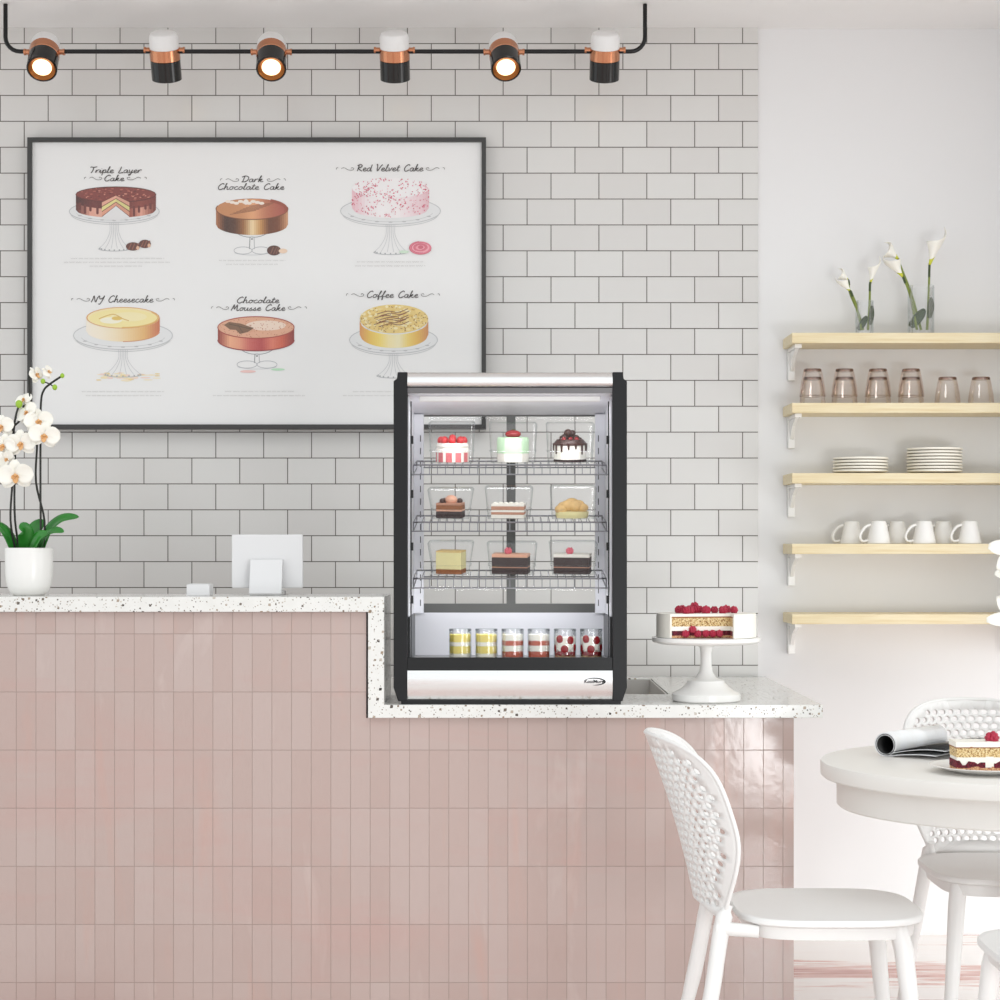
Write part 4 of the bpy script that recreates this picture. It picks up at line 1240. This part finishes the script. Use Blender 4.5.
# chocolate tart
def layers(root, w, d, spec, yaw=0, skew=0.0, tri=False):
    Mz = Matrix.Rotation(yaw, 4, 'Z')
    z = 0
    for nm, t, m in spec:
        pts = [(-w / 2, -d / 2), (w / 2, -d / 2), (w / 2, d / 2), (-w / 2, d / 2)] if not tri else [(-w / 2, -d / 2), (w / 2, -d / 2 + .004), (w * .42, d * .5), (w * .1, d * .5)]
        MB().prism(pts, z, z + t, 0, Mz).build(nm, m, root, bevel=.0012, smooth=0)
        z += t
    return z
c = pastry(1, 450.5, 'chocolate_tart', 'chocolate tart slice topped with peach cream on the middle wire shelf')
zt_ = layers(c, 26 / sF, .05, (('chocolate_base', .019, M_chocs), ('cream_line', .005, M_peach), ('chocolate_layer', .012, M_crust), ('tan_layer', .006, M_brownc)), radians(-10))
MB().ball((.002, -.004, zt_ + .008), .016, 14, 9, 0, (1.1, 1, .85)).build('peach_cream', M_peach, c)
for dx, dy in ((-.022, -.006), (-.016, .01), (.026, .002)):
    MB().ball((dx, dy, zt_ + .005), .0085, 10, 7, 0, (1, 1, .9)).build('chocolate_ball', M_choc, c)
# layered sponge
c = pastry(1, 508.5, 'cream_sponge', 'pale sponge slice with tan cream stripes on the middle wire shelf')
zt_ = layers(c, 33 / sF, .05, (('lower_cream', .010, M_frosting), ('sponge_layer', .007, M_brownc), ('middle_cream', .006, M_frosting), ('sponge_layer', .010, M_brownc), ('top_cream', .007, M_frosting)), radians(-6))
for i in range(6):
    MB().ball((-.036 + .0145 * i, -.012 + .01 * (i % 2), zt_ + .001), .006, 10, 6, 0, (1.2, 1, .6)).build('cream_dot', M_frosting, c)
# puff pastry
c = pastry(1, 572, 'puff_pastry', 'golden cream puff pastry on the middle wire shelf')
MB().lathe([(0, 0), (.043, 0), (.046, .008), (.046, .018), (0, .02)], n=28, M=Matrix.Diagonal((1, .7, 1, 1))).build('pastry_base', M_cheese, c)
for i, (dx, dy, dz, r_) in enumerate(((-.03, -.008, .024, .017), (-.012, -.004, .034, .019), (.008, -.008, .032, .019), (.028, -.006, .028, .016), (0, .01, .04, .018), (.018, .012, .036, .016), (-.024, .014, .032, .014))):
    MB().ball((dx, dy, dz), r_, 12, 8, 0, (1.1, .9, .8)).build('puff', M_puff, c)
# cheesecake slice
c = pastry(2, 451, 'cheesecake_slice', 'pale yellow cheesecake slice with brown crust on the lowest wire shelf')
layers(c, 26 / sF, .055, (('crust', .013, M_crust), ('filling', .047, M_cheese), ('top_skin', .004, M_sponge)), radians(-14))
# chocolate slices
for px, lab in ((511, 'dark chocolate cake slice with pink berry in the middle of the lowest wire shelf'), (572.5, 'dark chocolate cake slice with pink berry at the right of the lowest wire shelf')):
    c = pastry(2, px, 'chocolate_cake_slice', lab)
    zt_ = layers(c, 36 / sF, .055, (('lower_sponge', .017, M_chocs), ('cream_line', .003, M_brownc), ('upper_sponge', .026, M_chocs), ('cream_top', .009, M_peach if px < 540 else M_frosting)), radians(-9))
    mb = MB(); berry(mb, (-.008, -.006, zt_ + .008), .0105, 3); mb.build('berry', M_pinkberry, c)
# clear boxes
def clear_box(k, px, w0, w1, h, label, lid=True, yaw=0, dep=.088):
    D = D2 + .004
    t = thing('clear_box', label, 'food container', (P(px, 0, D).x, D, on_shelf(k, D)), (shelf_rot(k), 0, yaw), 'clear boxes on the wire shelves')
    a_, b_ = rounded(w0, dep * .9, .008), rounded(w1, dep, .010)
    mb = MB(); n = len(a_)
    mb.add([(x, y, .0002) for x, y in a_] + [(x, y, h) for x, y in b_], [tuple(range(n - 1, -1, -1))] + [(i, (i + 1) % n, n + (i + 1) % n, n + i) for i in range(n)])
    mb.build('box_wall', M_plastic, t, smooth=30)
    ld = MB().add([(x * 1.01, y * 1.01, h) for x, y in b_] + [(x * .93, y * .93, h + .005) for x, y in b_], [(i, (i + 1) % n, n + (i + 1) % n, n + i) for i in range(n)] + [tuple(range(n, 2 * n))])
    ld.build('box_lid', M_plastic, t, smooth=30)
    MB().tube([(x * 1.03, y * 1.03, h * .30) for x, y in rounded(w0 + (w1 - w0) * .3, dep * .93, .009)], .0009, 6, closed=True).build('box_rim', M_plastic, t)
sB = F / (D2 + .004)
for k, row in enumerate((((452, 42, 46, .108, 'clear box around the strawberry cake'), (513, 44, 48, .106, 'clear box around the mint green cake'), (570, 44, 48, .106, 'clear box around the chocolate drip cake')),
                         ((451, 36, 46, .080, 'clear box around the chocolate tart slice'), (509, 42, 48, .084, 'clear box around the striped sponge slice'), (573, 42, 46, .086, 'clear box around the puff pastry')),
                         ((451, 36, 46, .086, 'clear box around the cheesecake slice'), (512, 44, 50, .084, 'clear box around the chocolate slice beside the cheesecake'), (573, 42, 48, .086, 'clear box around the chocolate slice at the right end')))):
    for px, w0, w1, h, lab in row:
        clear_box(k, px, w0 / sB, w1 / sB, h, lab)
# jars on the case floor
M_cust = mat('yellow_custard', (240, 220, 116), 0.5, var=.06, vscale=80)
M_redv = mat('red_velvet_crumb', (196, 92, 66), 0.8, var=.25, vscale=160, bump=.4, bscale=250)
M_biscuit = mat('biscuit_crumb', (222, 190, 146), 0.8, var=.25, vscale=200)
DJ = 5.20
sJ = F / DJ
def jar(px, kind, label):
    t = thing('dessert_jar', label, 'dessert jar', (P(px, 0, DJ).x, DJ, z_in + .0004), group='dessert jars on the case floor')
    R = 11.3 / sJ; h = 31 / sJ
    MB().lathe([(0, .0), (R - .002, .0), (R, .003), (R, h * .90), (R * .97, h * .91), (R * .97, h), (R * .94, h), (R * .94, h * .9), (R * .955, .004), (0, .004)], n=32).build('jar_glass', M_glass, t)
    MB().lathe([(0, h + .0002), (R * 1.0, h + .0002), (R * 1.0, h * .93)][::-1], n=32).build('jar_lid', M_plastic, t)
    q = R * .94; z0 = .0042
    if kind == 'lemon':
        spec = [('cream_layer', .17, M_frosting), ('custard_layer', .25, M_cust), ('cream_layer', .14, M_frosting), ('custard_layer', .24, M_cust)]
    elif kind == 'velvet':
        spec = [('crumb_layer', .24, M_redv), ('cream_layer', .20, M_frosting), ('crumb_layer', .16, M_redv), ('cream_layer', .20, M_frosting)]
    else:
        spec = [('biscuit_layer', .12, M_biscuit), ('berry_sauce', .20, M_cherry), ('cream_layer', .46, M_frosting)]
    z = z0
    for nm, f_, m in spec:
        n = 24; mb = MB(); tt = f_ * h
        top = [(q * cos(2 * pi * j / n), q * sin(2 * pi * j / n), z + tt + (.003 * sin(j * 2.3 + px) if kind == 'berry' and nm != 'cream_layer' else .0008 * sin(j * 1.7 + px))) for j in range(n)]
        bot = [(q * cos(2 * pi * j / n), q * sin(2 * pi * j / n), z) for j in range(n)]
        mb.add(bot + top, [tuple(range(n - 1, -1, -1)), tuple(range(n, 2 * n))] + [(j, (j + 1) % n, n + (j + 1) % n, n + j) for j in range(n)])
        mb.build(nm, m, t, smooth=50)
        z += tt - (.004 if kind == 'berry' and nm != 'cream_layer' else .0009)
    if kind == 'berry':
        for an, zz_ in ((-1.05, .64), (-2.15, .68), (-1.65, .36), (-.35, .40), (1.5, .6), (-2.9, .38)):
            MB().ball((q * .965 * cos(an), q * .965 * sin(an), h * zz_), .0105, 12, 8, 0, (.22, 1, 1.1), Matrix.Rotation(an, 4, 'Z')).build('berry', M_cherry, t)
jl = ['yellow custard jar at the left end of the jar row', 'yellow custard jar next to the red crumb jars', 'red crumb and cream jar next to the yellow jars', 'red crumb and cream jar next to the berry jars',
      'berry and cream jar next to the red crumb jars', 'berry and cream jar at the right end of the jar row']
for i in range(6):
    jar(460.2 + 26.2 * i, ['lemon', 'velvet', 'berry'][i // 2], jl[i])

# ------------------------------------------------------------------ cake stand and cake on the low counter
DC = 5.225
sC = F / DC
cc = P(706, 0, DC).x
R = 54 / sC
zp = EYE - (637 - HY) / sC
prof = [(0, ZL1 + .0005), (.090, ZL1 + .0005), (.094, ZL1 + .004), (.094, ZL1 + .020), (.088, ZL1 + .025), (.076, ZL1 + .030), (.062, ZL1 + .040), (.053, ZL1 + .050), (.050, ZL1 + .057), (.040, ZL1 + .060), (.028, ZL1 + .066), (.019, ZL1 + .080), (.0155, ZL1 + .10), (.0150, zp - .045), (.018, zp - .028), (.034, zp - .019),
        (R - .02, zp - .018), (R - .004, zp - .014), (R, zp - .010), (R, zp - .001), (R - .003, zp + .0005), (R - .008, zp - .0002), (0, zp - .0002)]
tag(MB().lathe(prof, (cc, DC, 0), 56).build('cake_stand', M_white), 'white pedestal cake stand on the low counter beside the display case', 'cake stand')
ck = thing('layer_cake', 'white frosted layer cake with raspberries, cut open, on the pedestal stand', 'cake', (cc, DC, zp + .0008))
R = .1365; Hc = 24.2 / sC - .0015
A1 = math.atan2(-.0856, -.107); A2 = math.atan2(-.1215, .063)     # the cut runs between these two rim points
apex = (.060, -.052)
def cake_poly(rad, k=40, ap=apex, sh=0.0):
    a0 = A2 + sh; a1 = A1 + 2 * pi - sh
    pts = [(rad * cos(a0 + (a1 - a0) * i / k), rad * sin(a0 + (a1 - a0) * i / k)) for i in range(k + 1)]
    return pts + [ap]
z = 0
for nm, f_, m in (('sponge_layer', .10, M_crumb), ('berry_jam', .20, M_jam), ('cream_layer', .18, M_frosting), ('sponge_layer', .36, M_speck), ('glaze_line', .05, M_crust)):
    MB().prism(cake_poly(R - .007), z, z + f_ * Hc, 0).build(nm, m, ck, smooth=30)
    z += f_ * Hc
fm = MB()
a0, a1 = A2, A1 + 2 * pi
k = 48
po = [(R * cos(a0 + (a1 - a0) * i / k), R * sin(a0 + (a1 - a0) * i / k)) for i in range(k + 1)]
pi_ = [((R - .0068) * cos(a0 + (a1 - a0) * i / k), (R - .0068) * sin(a0 + (a1 - a0) * i / k)) for i in range(k + 1)]
fm.prism(po + pi_[::-1], 0, z, 0)
fm.prism(cake_poly(R - .001), z, Hc, 0)
fm.build('frosting', M_frosting, ck, smooth=30)
r0 = MB(); berry(r0, (0, 0, 0), .0124, 1)
rb0 = None
def rasp_at(root, p, s=1.0, seed=0):
    global rb0
    if rb0 is None:
        rb0 = r0.build('raspberry', M_rasp, root); o = rb0
    else:
        o = rb0.copy(); COL.objects.link(o); o.parent = root
    o.location = p; o.scale = (s, s, s); o.rotation_euler = (.3 * sin(seed * 3), .3 * cos(seed * 5), seed * 1.3)
    return o
ras = [(679, 612.5, 0), (682.5, 611.5, .02), (689.5, 609, .01), (694.5, 606, .02), (690, 611.8, -.03), (700, 609.5, .03), (697, 611.8, 0), (706, 612.3, -.02), (714.5, 612.3, .01), (723, 612.5, -.02), (726.5, 612.5, .03), (734, 612.3, .0), (686, 611.9, -.05)]
for i, (x, y, dy) in enumerate(ras):
    p = P(x, y, DC + dy)
    zl = max(p.z - (zp + .0008), Hc + .0088)
    rasp_at(ck, (p.x - cc, dy, zl), .95 + .1 * sin(i * 2.1), i)
for i, (x, y) in enumerate(((683, 635), (690, 631.5), (695, 634.5), (703, 634.8), (710, 634.2), (717, 635))):
    u = (P(x, 0, DC).x - cc)
    t = (u + .107) / .167
    yf = -.0856 + t * (.0336) - .002
    rasp_at(ck, (u, yf, Hc * (.18 if y > 632 else .36)), .82, i + 20)

# ------------------------------------------------------------------ round table, plate, slice, magazine, flowers
TX, TY, TR, TZ = 1.245, 4.6, .463, .75
tb = thing('round_table', 'white round pedestal table with a thick drum edge beside the counter', 'table', (TX, TY, 0))
MB().lathe([(0, TZ - .040), (TR - .006, TZ - .040), (TR - .001, TZ - .036), (TR, TZ - .030), (TR, TZ - .007), (TR - .002, TZ - .002), (TR - .007, TZ), (0, TZ)], n=96).build('tabletop', M_tabletop, tb)
MB().lathe([(0, .640), (.42, .640), (.424, .644), (.424, TZ - .041), (0, TZ - .041)], n=96).build('apron', M_tabletop, tb)
MB().lathe([(0, .03), (.022, .03), (.020, .61), (.06, .639), (0, .639)], n=40).build('pedestal', M_tabletop, tb)
MB().lathe([(0, 0), (.20, 0), (.20, .014), (.06, .03), (0, .03)], n=56).build('foot', M_tabletop, tb)
# plate and slice
PX, PY = 1.118, 4.385
plo = MB().lathe([(0, .002), (.06, .002), (.062, 0), (.066, 0), (.070, .003), (.105, .011), (.124, .0165), (.1245, .018), (.122, .0182), (.103, .0135), (.068, .006), (0, .0055)], n=56).build('dessert_plate', M_white)
plo.location = (PX, PY, TZ + .0004)
tag(plo, 'white dessert plate under the cake slice on the round table', 'plate')
sl = thing('cake_slice', 'layered cake slice with jam, cream and a raspberry on the table plate', 'cake', (1.134, PY - .005, TZ + .0064))
def wob(w, d, z0, z1, amp, seed, m, nm, n=26):
    """A layer with an uneven top and bottom edge along its length."""
    mb = MB(); rr = random.Random(seed)
    tops = [z1 + rr.uniform(-amp, amp) for _ in range(n + 1)]
    vs_ = []
    for i in range(n + 1):
        x = -w / 2 + w * i / n
        j = rr.uniform(-.0008, .0008)
        vs_ += [(x, -d / 2 + j, z0), (x, d / 2, z0), (x, d / 2, tops[i]), (x, -d / 2 + j, tops[i])]
    fs_ = [(3, 2, 1, 0), tuple(4 * n + q for q in range(4))]
    for i in range(n):
        for q in range(4):
            a_, b_ = 4 * i + q, 4 * i + (q + 1) % 4
            fs_.append((a_, b_, b_ + 4, a_ + 4))
    mb.add(vs_, fs_)
    mb.build(nm, m, sl, smooth=35)
Ws, Ds = .18, .07
wob(Ws - .0020, Ds - .0010, 0, .011, .0015, 1, M_crumb, 'biscuit_base')
wob(Ws, Ds - .0004, .0085, .020, .0060, 2, M_jam, 'berry_jam')
wob(Ws - .0030, Ds - .0016, .0095, .034, .001, 3, M_frosting, 'cream_layer')
wob(Ws - .0010, Ds - .0006, .033, .054, .001, 4, M_speck, 'sponge_layer')
wob(Ws + .001, Ds - .0002, .0535, .0565, .0006, 5, M_crust, 'glaze_line')
wob(Ws + .002, Ds + .0004, .056, .068, .0010, 6, M_frosting, 'frosting')
rasp_at(sl, (P(990, 0, PY).x - 1.134, -.012, .0755), 1.25, 3)
# magazine
mg = thing('magazine', 'white magazine lying open with one side rolled into a tube on the table', 'magazine', (.955, 4.71, TZ))
ax = Vector((.19, .24, 0)).normalized(); pr = Vector((ax.y, -ax.x, 0))       # roll axis, and the direction the pages run off
Lm = .29; Rm = .0300
def sheet(rad_scale, off, tail, lift, m, nm, th, wave):
    """A page: wraps round the roll, then lies along the table in direction pr."""
    pts = []
    r = Rm * rad_scale
    for i in range(27):
        an = radians(-40 + 310 - 310 * i / 26)       # round the tube, ending underneath
        pts.append((r * cos(an), Rm + r * sin(an)))
    pts = [(x, zv) for x, zv in pts]
    lastx, lastz = pts[-1]
    full = []
    for i in range(29):
        an = radians(330 - 0) - radians(330 - 0 + 90) * i / 28      # from 330 deg back through the top-left to -90
        full.append((r * cos(an), Rm + r * sin(an)))
    x0, z0 = full[-1]
    for i in range(1, 13):
        u = i / 12
        full.append((x0 + tail * u, z0 + lift * sin(u * pi * .62) + wave * sin(u * 7)))
    mb = MB(); n = len(full)
    for q in (0, 1):
        for x, zv in full:
            mb.v.append(ax * (Lm * q) + pr * x + Vector((0, 0, max(zv, .0012) + off)))
    for i in range(n - 1):
        mb.f.append((i, i + 1, n + i + 1, n + i)); mb.mi.append(0)
    return mb.build(nm, m, mg, solid=th, smooth=60)
M_page = mat('glossy_white_page', (238, 238, 240), 0.25, var=.01)
def printed_page():
    N = NT('printed_page')
    n1 = N.noise(14, 3, .6); n2 = N.noise(40, 3, .6)
    c = N.ramp(n1, [(.42, lin((248, 248, 249))), (.60, lin((242, 240, 239))), (.66, lin((170, 140, 132))), (.75, lin((110, 90, 88)))])
    N.l(c, N.b.inputs['Base Color']); N.b.inputs['Roughness'].default_value = .25
    return N.m
M_ppage = printed_page()
M_dpage = mat('black_page', (18, 17, 18), 0.35, var=.1)
sheet(.93, 0, .135, .009, M_page, 'cover_page', .0016, .0)
sheet(.86, 0, .150, .014, M_dpage, 'dark_page', .0010, .0)
sheet(.80, 0, .160, .019, M_page, 'inner_page', .0012, .0)
sheet(.75, 0, .165, .024, M_dpage, 'dark_page', .0010, .0)
sheet(.985, .0, .02, 0, M_ppage, 'printed_wrap', .0006, 0)
# white blooms at the table's far side, their petals just reaching into the picture
VX, VY = 1.42, 4.78
va = MB().lathe([(0, TZ + .0004), (.032, TZ + .0004), (.036, TZ + .03), (.032, TZ + .10), (.020, TZ + .15), (.022, TZ + .16), (.019, TZ + .16), (.017, TZ + .15), (.028, TZ + .1), (.03, TZ + .03), (0, TZ + .006)], (VX, VY, 0), 32).build('flower_vase', M_white)
tag(va, 'white vase with white blooms standing on the round table', 'vase')
for i, (px, py, dy, sz, lab, face) in enumerate(((1015, 549, 0, .066, 'white ragged bloom beside the mug shelf, upper one of the table vase', (-.6, -1, .1)), (1015, 574, .02, .050, 'white ragged bloom between the two lowest shelves, middle one of the table vase', (-.5, -1, .5)), (1018, 619, -.02, .076, 'white ragged bloom beside the lowest shelf, lower one of the table vase', (-.4, -1, .8)))):
    fc = P(px, py, VY + dy)
    root = thing('white_bloom', lab, 'flower', fc, group='white blooms in the table vase')
    n_ = Vector(face).normalized(); u = Vector((0, 0, 1)); u = (u - n_ * u.dot(n_)).normalized(); s_ = n_.cross(u)
    mb = MB()
    for q in range(6):
        a_ = 2 * pi * q / 6 + pi / 2 + .12 * i - .1
        petal(mb, Vector((0, 0, 0)), u * cos(a_) + s_ * sin(a_), n_, sz * (1 + .12 * sin(q * 3)), sz * .30, .12)
    mb.build('petals', M_petal, root, solid=.0008, smooth=80)
    MB().ball((0, 0, 0), sz * .14, 10, 7).build('flower_heart', M_bud, root)
    foot = Vector((VX + (i - 1) * .006, VY, TZ + .02)) - fc
    bk = -n_ * .01
    MB().tube(smoothpts([bk, bk + Vector((.05, 0, -.02)), foot * .5 + Vector((.03, 0, .02)), foot], 6), .0018, 7).build('stem', M_gstem, root)

# ------------------------------------------------------------------ chairs
def outline_w(t):
    """Half-width of the backrest at height fraction t."""
    if t < .54: return .130 + .075 * sin(pi / 2 * t / .54) ** 1.2
    q = (t - .54) / .46
    return .205 * max(0, 1 - q ** 4.6) ** (1 / 3.0)
ZB0, ZB1 = .435, .846
def back_point(y, t):
    z = ZB0 + (ZB1 - ZB0) * t
    sx = -.290 - .072 * t - .047 * t ** 2
    return Vector((sx + .114 * (y / .205) ** 2, y, z))
def make_backrest():
    L = .45
    outline = []
    n = 44
    for i in range(n + 1):
        t = i / n
        t = 1 - (1 - t) ** 1.6
        outline.append((outline_w(t), t * L))
    right = outline; left = [(-x, y) for x, y in outline[::-1]]
    loop = right[:-1] + [(0, L)] + left[1:]
    # drop doubles at the tip
    clean = []
    for p in loop:
        if not clean or (abs(p[0] - clean[-1][0]) + abs(p[1] - clean[-1][1])) > .002: clean.append(p)
    loop = clean
    V = [Vector(p) for p in loop]; E = [(i, (i + 1) % len(loop)) for i in range(len(loop))]
    holes = []
    sp = .0235; r = .0082
    row = 0; y = .045
    while y < L - .02:
        k = int(.25 / sp)
        for j in range(-k, k + 1):
            x = (j + (.5 if row % 2 else 0)) * sp
            t = y / L
            w = outline_w(t)
            if abs(x) < w - .026 and outline_w(min(1, (y + .026) / L)) > abs(x): holes.append((x, y))
        row += 1; y += sp * .87
    for hx, hy in holes:
        o = len(V)
        for j in range(10):
            a_ = 2 * pi * j / 10
            V.append(Vector((hx + r * cos(a_), hy + r * sin(a_))))
        E += [(o + j, o + (j + 1) % 10) for j in range(10)]
    # rim points for a smooth bend
    for q in (.30, .62, .90, .955):
        for i in range(3, len(loop) - 3):
            x, y_ = loop[i]
            p = Vector((x * q, y_))
            if q < .8 : continue
            if all((p - Vector(h)).length > r * 1.5 for h in holes): V.append(p)
    vo, eo, fo, *_ = delaunay_2d_cdt(V, E, [], 0, 1e-5)
    def inside(p):
        c = False; k = len(loop)
        for i in range(k):
            x1, y1 = loop[i]; x2, y2 = loop[(i + 1) % k]
            if (y1 > p[1]) != (y2 > p[1]) and p[0] < (x2 - x1) * (p[1] - y1) / (y2 - y1) + x1: c = not c
        return c
    mb = MB()
    mb.v = [back_point(v[0], v[1] / L) for v in vo]
    for f in fo:
        c = sum((Vector(vo[i]) for i in f), Vector((0, 0))) / len(f)
        if not inside(c): continue
        if any((c - Vector(h)).length < r * .93 for h in holes): continue
        mb.f.append(list(f)); mb.mi.append(0)
    return mb, [back_point(p[0], p[1] / L) for p in loop]
def superell(w, d, e, n=56, x0=0):
    pts = []
    for i in range(n):
        a_ = 2 * pi * i / n
        c_, s_ = cos(a_), sin(a_)
        pts.append((x0 + w * math.copysign(abs(c_) ** (2 / e), c_), d * math.copysign(abs(s_) ** (2 / e), s_)))
    return pts
def ring_solid(mb, rings):
    n = len(rings[0][0])
    o = len(mb.v)
    for pts, z in rings:
        for x, y in pts: mb.v.append(Vector((x, y, z)))
    for k in range(len(rings) - 1):
        for i in range(n):
            mb.f.append((o + k * n + i, o + k * n + (i + 1) % n, o + (k + 1) * n + (i + 1) % n, o + (k + 1) * n + i)); mb.mi.append(0)
    mb.f.append(tuple(o + i for i in range(n - 1, -1, -1))); mb.mi.append(0)
    mb.f.append(tuple(o + (len(rings) - 1) * n + i for i in range(n))); mb.mi.append(0)
def make_chair():
    c = thing('chair', 'x', 'chair', group='white perforated chairs')
    s = MB()
    SE = lambda k: superell(.212 * k, .205 * k, 3.4)
    ring_solid(s, [(SE(.97), .434), (SE(1.0), .439), (SE(1.0), .447), (SE(.98), .4515), (SE(.93), .4505), (SE(.7), .447), (SE(.35), .4455)])
    s.build('seat', M_whitem, c, smooth=50)
    a_ = MB()
    ring_solid(a_, [(superell(.188, .180, 4), .405), (superell(.192, .184, 4), .434)])
    for sg in (-1, 1):
        a_.tube([(-.262, .142 * sg, .425), (-.17, .158 * sg, .420)], [.016, .014], 10)
    a_.build('seat_frame', M_whitem, c, smooth=50)
    bk, rim = make_backrest()
    bo = bk.build('backrest', M_whitem, c, solid=.0065, smooth=60)
    MB().tube(rim, .0052, 8, closed=True).build('backrest_rim', M_whitem, bo, smooth=60)
    for sg in (-1, 1):
        MB().tube(smoothpts([(-.236, .134 * sg, .475), (-.252, .142 * sg, .42), (-.282, .165 * sg, .25), (-.340, .192 * sg, 0)], 5), [.011] * 3 + [.0185] * 4 + [.018] * 4 + [.016] * 4 + [.014], 14).build('leg', M_whitem, c)
        MB().tube([(.138, .150 * sg, .43), (.150, .158 * sg, .38), (.190, .190 * sg, 0)], [.021, .0215, .014], 14).build('leg', M_whitem, c)
    return c
ch1 = make_chair()
ch1.location = (.743, 4.36, 0); ch1['label'] = 'white perforated chair standing in profile in front of the pink counter'
ch2 = copy_tree(ch1); ch2.location = (1.295, 4.88, 0); ch2.rotation_euler = (0, 0, -pi / 2); ch2['label'] = 'white perforated chair behind the round table, its back towards the shelf wall'
ch3 = copy_tree(ch1); ch3.location = (1.20, 3.88, 0); ch3.rotation_euler = (0, 0, pi / 2); ch3['label'] = 'white chair in front of the round table, only a seat corner and leg in view'
